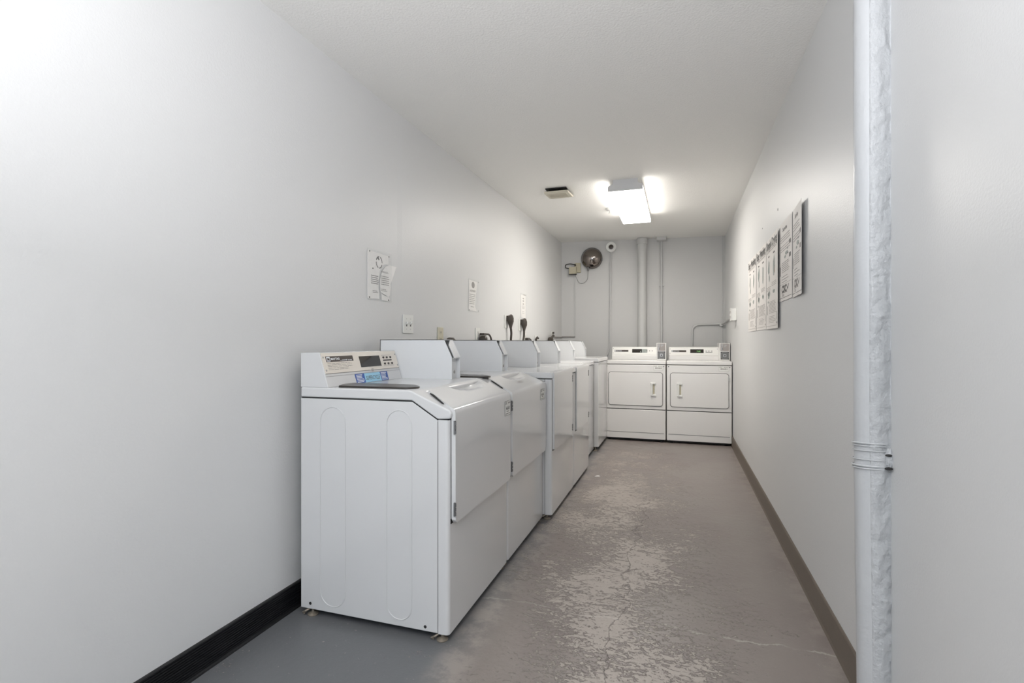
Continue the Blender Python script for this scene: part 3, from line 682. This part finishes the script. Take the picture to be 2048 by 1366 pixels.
bm = bm_new(); yy = YBK(-1.285)
box(bm, -1.291,-1.279, yy-.012, yy-.002, 1.165, 1.995); obj('upright_channel', bm, 'wallpipe', r, smooth=False)
bm = bm_new(); prism(bm, [(-1.279,YBK(-1.279)-.002,1.160),(-1.452,YBK(-1.45)-.003,1.160),(-1.452,YBK(-1.45)-.016,1.160),(-1.279,YBK(-1.279)-.014,1.160)], (0,0,.014))
tube(bm, [(XL(6.1)+.012,6.13,1.160),(XL(6.5)+.012,6.52,1.160)], .007, 8); obj('lower_channel', bm, 'inkmid', r, smooth=False)

# conduit at right and its outlet
r = thing('electrical_conduit', 'bent conduit from behind the right dryer to the right wall outlet', 'conduit', (.153, YBK(.153), 0), 'painted conduits on the back wall')
pth = arc([wall_pt(.153,.95,.016), wall_pt(.153,1.312,.016), wall_pt(.40,1.318,.016), (.500,6.71,1.322), (.519,6.62,1.330), (.519,6.2,1.352), (.517,5.575,1.352)], .10, 8)
bm = bm_new(); tube(bm, pth, .012, 10); obj('tube', bm, 'wallpipe', r)
bm = bm_new(); lathe(bm, (.470,YBK(.47)-.03,1.303), (1,0,.1), [(.013,0),(.019,.01),(.019,.03),(.013,.04)], 12); obj('elbow_fitting', bm, 'wallpipe', r)
r = thing('wall_outlet', 'white surface outlet box on the right wall near the far corner', 'outlet', (.51, 5.51, 1.31))
bm = bm_new(); box(bm, .488,.5365,5.452,5.572,1.312,1.430); o = obj('outlet_box', bm, 'white', r, bevel=.004)
bm = bm_new(); box(bm, .4845,.489,5.446,5.578,1.306,1.436); p = obj('cover_plate', bm, 'white', r, bevel=.002)
bm = bm_new()
for yy_ in (5.480, 5.544):
    for z in (1.345,1.395): box(bm, .4838,.4847,yy_-.016,yy_+.016,z-.013,z+.013)
obj('socket', bm, 'inklight', p, smooth=False)
# faint pipe in the far right corner
bm = bm_new(); tube(bm, [(.505,YBK(.505)-.008,.95),(.505,YBK(.505)-.008,HC-.001)], .004, 10)
tag(obj('electrical_conduit', bm, 'wallpipe'), 'very thin painted tube running full height in the far right corner', 'conduit', 'painted conduits on the back wall')

# ------------------------------------------------------------------ left wall things
def FL(y0, z0, off=0.0):                      # frame on far left wall; normal +X
    return Frame((XL(y0)+off, y0, z0), (.01375,1,0), (0,0,1))
class NF(Frame):
    def __init__(s, P, U, V): Frame.__init__(s, P, U, V); s.N = s.N
def wall_frame_left(y0, z0, x=None):
    F = Frame((x if x is not None else XL(y0), y0, z0), (.01375 if x is None else 0, 1, 0), (0,0,1))
    if F.N.x < 0: F.N = -F.N
    return F
# torn sign
F = wall_frame_left(2.248, 1.316, -1.515)
r = thing('wall_sign', 'torn white notice under clear plastic, nearest sign on the left wall', 'sign', (-1.515,2.36,1.316), 'notices on the left wall')
bm = bm_new(); slab(bm, F, rect(.0,.0,.227,.264), .0080, .0105); b = obj('plastic_cover', bm, 'acrylic', r, bevel=.0008)
bm = bm_new(); slab(bm, F, [(.008,.008),(.118,.012),(.110,.06),(.108,.11),(.122,.165),(.150,.195),(.176,.205),(.205,.205),(.208,.252),(.008,.256)], .002, .003); p1 = obj('paper', bm, 'paper2', r, smooth=False)
bm = bm_new(); slab(bm, F, [(.128,.050),(.200,.030),(.220,.040),(.228,.085),(.224,.105),(.236,.118),(.262,.160),(.286,.205),(.215,.205),(.170,.190),(.140,.160),(.124,.120),(.122,.08)], .0036, .0046)
p2 = obj('torn_paper', bm, 'paper2', r, smooth=False)
bm = bm_new(); slab(bm, F, [(.138,.008),(.205,.006),(.220,.018),(.205,.030),(.155,.036),(.134,.044)], .0036, .0046); p3 = obj('torn_paper', bm, 'paper2', r, smooth=False)
bm = bm_new()
for k in range(20):
    a0 = 2*PI*k/20
    if k % 5 == 4: continue
    a1 = a0+2*PI/22; cu, cv = .115,.206
    slab(bm, F, [(cu+.025*math.cos(a0),cv+.027*math.sin(a0)),(cu+.031*math.cos(a0),cv+.033*math.sin(a0)),(cu+.031*math.cos(a1),cv+.033*math.sin(a1)),(cu+.025*math.cos(a1),cv+.027*math.sin(a1))], .0032, .0036)
slab(bm, F, [(.095,.228),(.103,.238),(.118,.222),(.112,.216)], .0033, .0037)
obj('printed_emblem', bm, 'ink', p1, smooth=False)
bm = bm_new(); lines_bm(bm, F, .040, .108, .135, .085, 5, .004, .0032, .2, seed=21); lines_bm(bm, F, .055, .105, .055, .040, 2, .003, .0032, .2, seed=24); obj('printed_line', bm, 'ink', p1, smooth=False)
bm = bm_new(); lines_bm(bm, F, .135, .205, .165, .155, 2, .0025, .0048, .3, seed=25); lines_bm(bm, F, .132, .215, .142, .088, 5, .0042, .0048, .15, seed=22); lines_bm(bm, F, .130, .20, .070, .055, 2, .003, .0048, .3, seed=23); obj('printed_line', bm, 'inkmid', p2, smooth=False)
bm = bm_new()
for u, v in ((.016,.250),(.198,.248),(.014,.014),(.194,.012),(.045,.165)): lathe(bm, F.at(u,v,.0106), F.N, [(.004,0),(.003,.002),(0,.0025)], 12)
each('screw', bm, 'ink', b)

F = wall_frame_left(3.531, 1.330)
r = thing('wall_sign', 'narrow white notice with a dark round emblem, middle sign on the left wall', 'sign', (-1.49,3.63,1.33), 'notices on the left wall')
bm = bm_new(); slab(bm, F, rect(.0,.0,.20,.247), .004, .0065); b = obj('plastic_cover', bm, 'acrylic', r, bevel=.0008)
bm = bm_new(); slab(bm, F, [(.012,.010),(.165,.008),(.135,.045),(.145,.12),(.165,.18),(.178,.235),(.020,.238)], .001, .002); p = obj('paper', bm, 'paper2', r, smooth=False)
bm = bm_new(); slab(bm, F, [(.095+.030*math.cos(a),.205+.024*math.sin(a)) for a in [2*PI*k/20 for k in range(20)]], .0021, .0024)
obj('printed_emblem', bm, 'inkmid', p, smooth=False)
bm = bm_new(); text_bm(bm, F, 'LAUNDRY', .035, .152, .022, .0023, width=.11); lines_bm(bm, F, .025, .135, .138, .055, 6, .0045, .0021, .15, seed=31); lines_bm(bm, F, .05, .11, .045, .030, 1, .004, .0021, .1, seed=32); obj('printed_text', bm, 'inkmid', p, smooth=False)
bm = bm_new()
for u, v in ((.010,.012),(.190,.012),(.190,.235)): lathe(bm, F.at(u,v,.0066), F.N, [(.004,0),(0,.0025)], 12)
each('screw', bm, 'ink', b)
F = wall_frame_left(4.80, 1.330)
r = thing('wall_sign', 'narrow white notice above the two black dryer plugs, farthest sign on the left wall', 'sign', (-1.476,4.90,1.33), 'notices on the left wall')
bm = bm_new(); slab(bm, F, rect(0,0,.20,.250), .004, .0065); b = obj('plastic_cover', bm, 'acrylic', r, bevel=.0008)
bm = bm_new(); slab(bm, F, [(.02,.010),(.17,.010),(.17,.235),(.02,.238)], .001, .002); p = obj('paper', bm, 'paper2', r, smooth=False)
bm = bm_new(); slab(bm, F, rect(.10,.238,.17,.246), .001, .0025)
for v in (.205,.180,.150): slab(bm, F, rrect(.075,v-.008,.115,v+.006,.004), .0021, .0025)
lines_bm(bm, F, .05, .145, .135, .10, 3, .004, .0021, .2, seed=41); lines_bm(bm, F, .06, .13, .08, .05, 2, .004, .0021, .2, seed=42); obj('printed_text', bm, 'inklight', p, smooth=False)

# double toggle switch
F = wall_frame_left(2.603, 1.151)
r = thing('light_switch', 'white double toggle switch plate on the left wall below the torn notice', 'switch', (-1.504,2.66,1.15))
bm = bm_new(); slab(bm, F, rrect(0,0,.114,.108,.004), .0005, .006); p = obj('cover_plate', bm, 'white', r, bevel=.0015)
for u in (.036,.080):
    bm = bm_new(); slab(bm, F, rect(u-.006,.040,u+.006,.066), .005, .0064); s = obj('toggle_slot', bm, 'ink', p)
    bm = bm_new(); prism(bm, [F.at(u-.004,.050,.006),F.at(u+.004,.050,.006),F.at(u+.004,.064,.006),F.at(u-.004,.064,.006)], F.N*.012+F.V*.008); obj('toggle', bm, 'white', s)
    bm = bm_new()
    for v in (.024,.084): lathe(bm, F.at(u,v,.006), F.N, [(.003,0),(0,.001)], 8)
    each('screw', bm, 'steel', p)

def outlet(label, y0, z0, w=.072, h=.115, mt='white', grp='outlets along the left wall'):
    F = wall_frame_left(y0, z0)
    r = thing('wall_outlet', label, 'outlet', (XL(y0), y0+w/2, z0), grp)
    bm = bm_new(); slab(bm, F, rrect(0,0,w,h,.004), .0005, .006); p = obj('cover_plate', bm, mt, r, bevel=.0015)
    for v in (h*.30, h*.70):
        bm = bm_new(); slab(bm, F, rrect(w/2-.017,v-.014,w/2+.017,v+.014,.008), .0058, .0075); s = obj('socket', bm, mt, p)
        bm = bm_new(); slab(bm, F, rect(w/2-.009,v-.004,w/2-.005,v+.007), .0075,.0079); slab(bm, F, rect(w/2+.005,v-.004,w/2+.009,v+.007), .0075,.0079); slab(bm, F, rrect(w/2-.004,v-.011,w/2+.003,v-.006,.002), .0075,.0079); obj('socket_slot', bm, 'brown', s, smooth=False)
    return F
outlet('ivory outlet plate above the coin box of the nearest machine', 3.035, 1.085, .080, .112, 'ivory')
outlet('white outlet plate with a black angled plug, below the middle sign', 3.672, 1.095, .085, .115)
outlet('white outlet plate half hidden below the farthest sign', 4.905, 1.075, .075, .118)
outlet('small white outlet plate left of the metal box, above the far coin boxes', 5.30, 1.062, .075, .110)
outlet('pale grey outlet box at the far end of the left wall by the corner', 6.00, 1.110, .105, .118)
def cordtube(bm, pts, r, rad=.03): return tube(bm, arc(pts, rad, 6), r, 10)
# plugs
r = thing('power_plug', 'black round plug just showing above the nearest machine coin box', 'plug', (-1.47,3.16,1.09), 'black plugs along the left wall')
bm = bm_new(); lathe(bm, (-1.494,3.175,1.098), (1,0,0), [(.030,0),(.034,.010),(.032,.040),(.020,.052),(0,.054)], 20); obj('plug_body', bm, 'cord', r)
bm = bm_new(); cordtube(bm, [(-1.45,3.175,1.098),(-1.44,3.18,1.06),(-1.45,3.2,.95),(-1.46,3.2,.80)], .007); obj('cord', bm, 'cord', r)
r = thing('power_plug', 'black plug with curved cord arching from the outlet below the middle sign', 'plug', (-1.46,3.78,1.11), 'black plugs along the left wall')
bm = bm_new(); lathe(bm, (-1.484,3.745,1.118), (1,.1,0), [(.026,0),(.032,.010),(.032,.045),(.020,.055),(0,.056)], 20); box(bm, -1.482,-1.445,3.725,3.79,1.152,1.170); obj('plug_body', bm, 'cord', r, bevel=.003)
bm = bm_new(); cordtube(bm, [(-1.455,3.76,1.162),(-1.445,3.84,1.162),(-1.44,3.875,1.13),(-1.44,3.88,1.05),(-1.45,3.88,.90)], [.009]*23+[.006]*0 if False else .0075, .04); cordtube(bm, [(-1.445,3.74,1.10),(-1.44,3.68,1.088),(-1.44,3.60,1.088)], .007); obj('cord', bm, 'cord', r)
def dryer_plug(label, y, zt_, lean):
    r = thing('power_plug', label, 'plug', (-1.46,y,zt_-.1), 'black plugs along the left wall')
    x = XL(y)
    F = wall_frame_left(y-.075, zt_-.115)
    bm = bm_new(); slab(bm, F, rrect(0,0,.10,.115,.004), .0005, .006); obj('cover_plate', bm, 'white', r, bevel=.001)
    bm = bm_new(); tube(bm, [(x+.030,y-.004,zt_+.002),(x+.032,y-.002,zt_-.004),(x+.034,y,zt_-.03),(x+.036,y+.002,zt_-.06),(x+.036,y+.004+lean*.1,zt_-.095),(x+.036,y+.006+lean*.2,zt_-.118)], [.016,.024,.030,.027,.015,.010], 16, flat=1.35)
    box(bm, x+.007, x+.030, y-.030, y+.022, zt_-.055, zt_-.004)
    obj('plug_body', bm, 'cord', r, bevel=.004)
    bm = bm_new(); cordtube(bm, [(x+.036,y+.005+lean*.2,zt_-.110),(x+.038,y+.020+lean*.6,zt_-.16),(x+.036,y+.004+lean,zt_-.24),(x+.04,y-.01+lean,.95),(x+.04,y-.01+lean,.6)], .0105, .05); obj('cord', bm, 'cord', r)
dryer_plug('left of the two large black plugs with thick hanging cords on the left wall', 4.405, 1.342, .0)
dryer_plug('right of the two large black plugs with thick hanging cords on the left wall', 4.815, 1.325, -.05)
r = thing('power_plug', 'small black plug under the farthest sign, cord bending right', 'plug', (-1.45,4.98,1.11), 'black plugs along the left wall')
bm = bm_new(); box(bm, XL(5)+.008, XL(5)+.04, 4.93, 5.01, 1.118, 1.142); obj('plug_body', bm, 'cord', r, bevel=.006)
bm = bm_new(); cordtube(bm, [(XL(5)+.03,5.0,1.132),(XL(5)+.035,5.06,1.125),(XL(5)+.035,5.07,1.05),(XL(5)+.035,5.07,.9)], .007); obj('cord', bm, 'cord', r)
r = thing('power_plug', 'small black plug in the outlet above the far coin boxes', 'plug', (-1.45,5.33,1.12), 'black plugs along the left wall')
bm = bm_new(); tube(bm, [(XL(5.3)+.02,5.28,1.09),(XL(5.3)+.022,5.285,1.13),(XL(5.3)+.026,5.32,1.150),(XL(5.3)+.026,5.35,1.140)], .011, 10); obj('plug_body', bm, 'cord', r)
bm = bm_new(); cordtube(bm, [(XL(5.3)+.02,5.28,1.095),(XL(5.3)+.03,5.28,1.0),(XL(5.3)+.03,5.28,.85)], .007); obj('cord', bm, 'cord', r)
r = thing('power_plug', 'bulky black plug and cord at the corner end of the left wall', 'plug', (-1.44,5.85,1.12), 'black plugs along the left wall')
x = XL(5.85); bm = bm_new(); lathe(bm, (x+.008,5.86,1.118), (1,0,0), [(.034,0),(.040,.010),(.040,.045),(.024,.055),(0,.056)], 18)
tube(bm, [(x+.035,5.88,1.14),(x+.035,5.95,1.165),(x+.030,6.01,1.175)], .016, 10); lathe(bm, (x+.02,6.01,1.21), (1,0,0), [(.012,0),(.012,.02),(0,.022)], 10); obj('plug_body', bm, 'cord', r)
bm = bm_new(); cordtube(bm, [(x+.05,5.85,1.10),(x+.055,5.80,1.05),(x+.05,5.8,.9)], .008); obj('cord', bm, 'cord', r)

# ------------------------------------------------------------------ right wall posters
def poster(label, ya, yb, z0, z1, kind, title, seed, bulge=.004, back=0.0):
    """ya = far edge (left when facing), yb = near edge"""
    w = ya-yb; h = z1-z0; xw = XR-.0015-back
    F = Frame((xw, ya, z0), (0,-1,0), (0,0,1))
    r = thing('wall_poster', label, 'poster', (XR, (ya+yb)/2, z0), 'instruction posters on the right wall')
    bm = bm_new(); n = 14; A=[];B=[]
    for i in range(n+1):
        t = i/n; d = bulge*math.sin(PI*t)*.4 + bulge*t**3
        A.append([bm.verts.new(F.at(w*t, v, d+.0002)) for v in (0,h)]); B.append([bm.verts.new(F.at(w*t, v, d-.0006)) for v in (0,h)])
    for i in range(n):
        bm.faces.new((A[i][0],A[i+1][0],A[i+1][1],A[i][1])); bm.faces.new((B[i][0],B[i][1],B[i+1][1],B[i+1][0]))
        for k in (0,1): bm.faces.new((A[i][k],A[i+1][k],B[i+1][k],B[i][k]))
    for i in (0,n): bm.faces.new((A[i][0],A[i][1],B[i][1],B[i][0]))
    p = obj('paper', bm, 'paper', r)
    off = bulge*1.1+.0006
    def drape(bm):                              # lay print on the curved sheet
        for v in bm.verts:
            t = max(0,min(1,-(v.co-F.P).dot(Vector((0,1,0)))/w)); v.co += F.N*(bulge*math.sin(PI*t)*.4+bulge*t**3)
        return bm
    fr = lambda a,b,c,d: rect(a*w,b*h,c*w,d*h)
    bm = bm_new()
    if kind == 'wash':
        text_bm(bm, F, title, .05*w, .890*h, .066, .0008, width=.90*w, bold=.05)
    else:
        text_bm(bm, F, title, .30*w, .88*h, .030, .0008, width=.34*w)
        text_bm(bm, F, 'CSC', .22*w, .105*h, .052, .0008, width=.40*w, bold=.06)
        slab(bm, F, [(.64*w,.15*h),(.69*w,.115*h),(.78*w,.185*h),(.75*w,.19*h),(.69*w,.14*h),(.66*w,.165*h)], .0008, .001)
        for u0,v0 in ((.80,.66),(.80,.50)): slab(bm, F, fr(u0,v0,u0+.12,v0+.05), .0008, .001)
        slab(bm, F, fr(.08,.33,.13,.45), .0008, .001)
    obj('printed_title', drape(bm), 'ink' if kind=='wash' or seed==8 else 'inkmid', p, smooth=False)
    bm = bm_new()
    if kind == 'wash':
        lines_bm(bm, F, .10*w, .9*w, .885*h, .84*h, 2, .005, .0008, .1, seed=seed)
        lines_bm(bm, F, .06*w, .46*w, .47*h, .42*h, 3, .003, .0008, .2, seed=seed+1); lines_bm(bm, F, .52*w, .92*w, .50*h, .45*h, 3, .003, .0008, .2, seed=seed+2)
        lines_bm(bm, F, .28*w, .92*w, .30*h, .165*h, 9, .003, .0008, .25, seed=seed+3); lines_bm(bm, F, .28*w, .85*w, .14*h, .06*h, 5, .0028, .0008, .5, seed=seed+4)
        slab(bm, F, fr(.03,.028,.95,.032), .0008, .001); slab(bm, F, fr(.10,.16,.14,.26), .0008, .001); slab(bm, F, fr(.92,.09,.95,.17), .0008, .001)
    else:
        lines_bm(bm, F, .14*w, .88*w, .83*h, .74*h, 3, .0028, .0008, .25, seed=seed); lines_bm(bm, F, .14*w, .88*w, .71*h, .62*h, 3, .0028, .0008, .25, seed=seed+1)
        lines_bm(bm, F, .24*w, .82*w, .49*h, .35*h, 6, .0028, .0008, .2, seed=seed+2); lines_bm(bm, F, .24*w, .78*w, .32*h, .22*h, 3, .0028, .0008, .4, seed=seed+3)
        slab(bm, F, fr(.03,.21,.95,.213), .0008, .001); slab(bm, F, fr(.22,.095,.66,.10), .0008, .001); slab(bm, F, fr(.03,.035,.97,.042), .0008, .001)
        for k in range(3): slab(bm, F, fr(.26,.055+.012*k,.42,.060+.012*k), .0008, .001)
    obj('printed_line', drape(bm), 'inklight' if kind=='wash' else 'inkmid', p, smooth=False)
    bm = bm_new(); R_ = random.Random(seed)
    def blob(u, v, su, sv, k=9): slab(bm, F, [((u+su*math.cos(a)*R_.uniform(.55,1.1))*w,(v+sv*math.sin(a)*R_.uniform(.6,1.1))*h) for a in [2*PI*i/k for i in range(k)]], .0008, .001)
    if kind == 'wash':
        blob(.27,.68,.09,.10); blob(.70,.67,.08,.12); blob(.30,.57,.05,.05); blob(.27,.38,.13,.045); blob(.70,.39,.10,.03); blob(.20,.30,.05,.015)
    else:
        blob(.62,.58,.14,.03); blob(.5,.54,.08,.02); blob(.66,.63,.06,.015)
    obj('printed_picture', drape(bm), 'inkgreen', p, smooth=False)
    if kind == 'wash' and title.endswith('Drying'):
        bm = bm_new(); blob(.72,.62,.07,.06); obj('printed_picture', drape(bm), 'inkred', p, smooth=False)
    bm = bm_new()
    if kind == 'wash':
        blob(.27,.80,.09,.012); blob(.70,.80,.09,.012); blob(.25,.385,.05,.03); blob(.94,.055,.03,.012)
        slab(bm, F, fr(.11,.16,.14,.26), .0008, .001)
    else: blob(.7,.565,.05,.01)
    obj('printed_picture', drape(bm), 'ink', p, smooth=False)
    return r
poster('tall poster titled Easy Washing, leftmost and farthest of the five on the right wall', 4.55, 4.08, 1.183, 1.742, 'wash', 'Easy Washing', 1, .003)
poster('tall poster titled Easy Washing, between the leftmost poster and the Simple Drying one', 4.082, 3.630, 1.183, 1.742, 'wash', 'Easy Washing', 5, .004, .0)
poster('tall instruction poster titled Simple Drying, third from the left on the right wall', 3.634, 3.175, 1.180, 1.738, 'wash', 'Simple Drying', 3, .010, .002)
poster('shorter service poster, left one of the two beside the Simple Drying poster', 3.20, 2.842, 1.322, 1.746, 'svc', 'Service', 8, .003)
poster('shorter service poster nearest the camera, its free edge lifting off the right wall', 2.842, 2.572, 1.318, 1.742, 'svc', 'Service', 12, .016)
for (y, z), l in (((3.248,1.856),'larger dark screw hole above the posters'), ((3.818,1.868),'smaller dark screw hole left of the other, above the posters')):
    bm = bm_new(); lathe(bm, (XR+.001,y,z), (-1,0,0), [(.010 if y<3.5 else .006,0),(.006 if y<3.5 else .004,.003),(0,.0035)], 10)
    tag(obj('wall_anchor', bm, 'hinge'), l, 'wall anchor', 'wall anchors on the right wall')

# ------------------------------------------------------------------ near pipe on the right
r = thing('riser_pipe', 'floor-to-ceiling painted pipe with rough plaster and a strap, on the right wall near the camera', 'pipe', (.50,1.64,0))
def px_(z): return .500 + (0.010*max(0,(.9-z)/.9)) 
def py_(z): return 1.640
bm = bm_new(); path=[]; n=60
for i in range(n+1):
    z = HC*i/n*.9998; path.append((px_(z), py_(z), z))
seg=28; rings=[]
for (x,y,z) in path:
    rings.append([bm.verts.new((x+.0405*math.cos(2*PI*k/seg), y+.0405*math.sin(2*PI*k/seg), z)) for k in range(seg)])
for A,B in zip(rings, rings[1:]):
    for k in range(seg): bm.faces.new((A[k],A[(k+1)%seg],B[(k+1)%seg],B[k]))
bm.faces.new(rings[0][::-1]); bm.faces.new(rings[-1]); pb = obj('pipe_body', bm, 'pipe', r)
# rough plaster strip bridging pipe and wall on the near side
from mathutils import noise as mn
bm = bm_new(); nz = 420; na = 16; G=[]
for i in range(nz+1):
    z = HC*i/nz*.9995; row=[]
    for j in range(na+1):
        t = j/na
        # angle on pipe from -70 deg (facing camera) sweeping toward the wall, then onto wall
        a = math.radians(-112 + 90*t); rr = .0432
        x = px_(z)+rr*math.cos(a); y = py_(z)+rr*math.sin(a)
        if t > .6:
            q = (t-.6)/.4; x = x*(1-q)+(XR+.001)*q; y = y*(1-q)+(1.607+.006*mn.noise(Vector((z*9,3,0))))*q
        env = math.sin(PI*min(1,max(0,t)))**.5
        d = (.0038*mn.noise(Vector((z*38, t*3, 1))) + .0034*mn.noise(Vector((z*14, t*2, 5))) + .0022*mn.noise(Vector((z*90, t*9, 2))))*env
        if t < .02: d = -.003
        x += d*math.cos(a); y += d*math.sin(a)
        row.append(bm.verts.new((x,y,z)))
    G.append(row)
for i in range(nz):
    for j in range(na): bm.faces.new((G[i][j],G[i][j+1],G[i+1][j+1],G[i+1][j]))
obj('plaster_filler', bm, 'plaster', r, angle=180)
def strap(z, rr, tilt, mt='pipe', rad=.0435):
    pts=[]
    for k in range(25):
        a = math.radians(-60 - 240*k/24 + 0); pts.append((px_(z)+rad*math.cos(a), py_(z)+rad*math.sin(a), z + tilt*(-math.cos(a))*.0))
    pts = [(p[0],p[1],p[2] + tilt*(py_(z)-.05-p[1])) for p in pts]
    bm = bm_new(); tube(bm, pts, rr, 8); return bm
for z, rr in ((.829,.0022),(.822,.0016),(.809,.0014),(.785,.0018),(.768,.0028),(.761,.0020)):
    obj('strap', strap(z, rr, .10), 'pipe', r)
for cz, sz, cy in ((.800,.0045,1.596),(.765,.0060,1.595)):
    bm = bm_new(); lathe(bm, (.527,cy-.001,cz), (0,-1,0), [(.004+sz,0),(.003+sz*.6,.004),(0,.005)], 9)
    for v in bm.verts: v.co.z = cz+(v.co.z-cz)*.45
    obj('strap_gap', bm, 'black', r)
# ragged plaster lump at the strap
bm = bm_new(); bmesh.ops.create_icosphere(bm, subdivisions=4, radius=1)
for v in bm.verts:
    n_ = v.co.normalized(); d = 1+.28*mn.noise(n_*3.1)+.16*mn.noise(n_*8)
    v.co = Vector((.531+n_.x*.011*d, 1.6065+n_.y*.010*d, .787+n_.z*.030*d))
obj('plaster_lump', bm, 'plaster', r, angle=180)

bm = bm_new(); prism(bm, [(-.655,4.185,.0006),(-.622,4.192,.0006),(-.612,4.204,.0006),(-.630,4.222,.0006),(-.648,4.205,.0006)], (0,0,.003))
tag(obj('paper_scrap', bm, 'paper2'), 'tiny white paper scrap on the floor near the fourth washing machine', 'paper scrap')
# ------------------------------------------------------------------ light and camera
w = bpy.data.worlds.new('daylight'); SC.world = w; w.use_nodes = True
bg = w.node_tree.nodes['Background']; bg.inputs['Color'].default_value = (.80,.90,1,1); bg.inputs['Strength'].default_value = .9
def area(name, loc, rot, sx, sy, power, col):
    l = bpy.data.lights.new(name, 'AREA'); l.shape='RECTANGLE'; l.size=sx; l.size_y=sy; l.energy=power; l.color=col
    o = bpy.data.objects.new(name, l); COL.objects.link(o); o.location=loc; o.rotation_euler=rot; return o
area('added_rear_fill', (-.5,-1.2,1.95), (math.radians(90),0,0), 1.9, .8, 4, (.86,.93,1))  # added cool fill from behind the camera, source unseen
area('added_bounce_uplight', (-.22,-.35,1.62), (math.radians(166),0,0), .8, .8, 40, (.95,.955,1))  # added unseen uplight, stands in for light bounced off the ceiling
cam = bpy.data.cameras.new('camera'); co = bpy.data.objects.new('camera', cam); COL.objects.link(co)
co.location = (0,0,1.10); co.rotation_euler = (math.radians(90),0,math.atan(334/1024)); cam.sensor_width = 36; cam.lens = 18; cam.shift_y = .0005; cam.clip_start = .02
SC.camera = co
vs = SC.view_settings; vs.view_transform='Standard'; vs.look='None'; vs.gamma=1; vs.exposure=.52; vs.use_curve_mapping=False
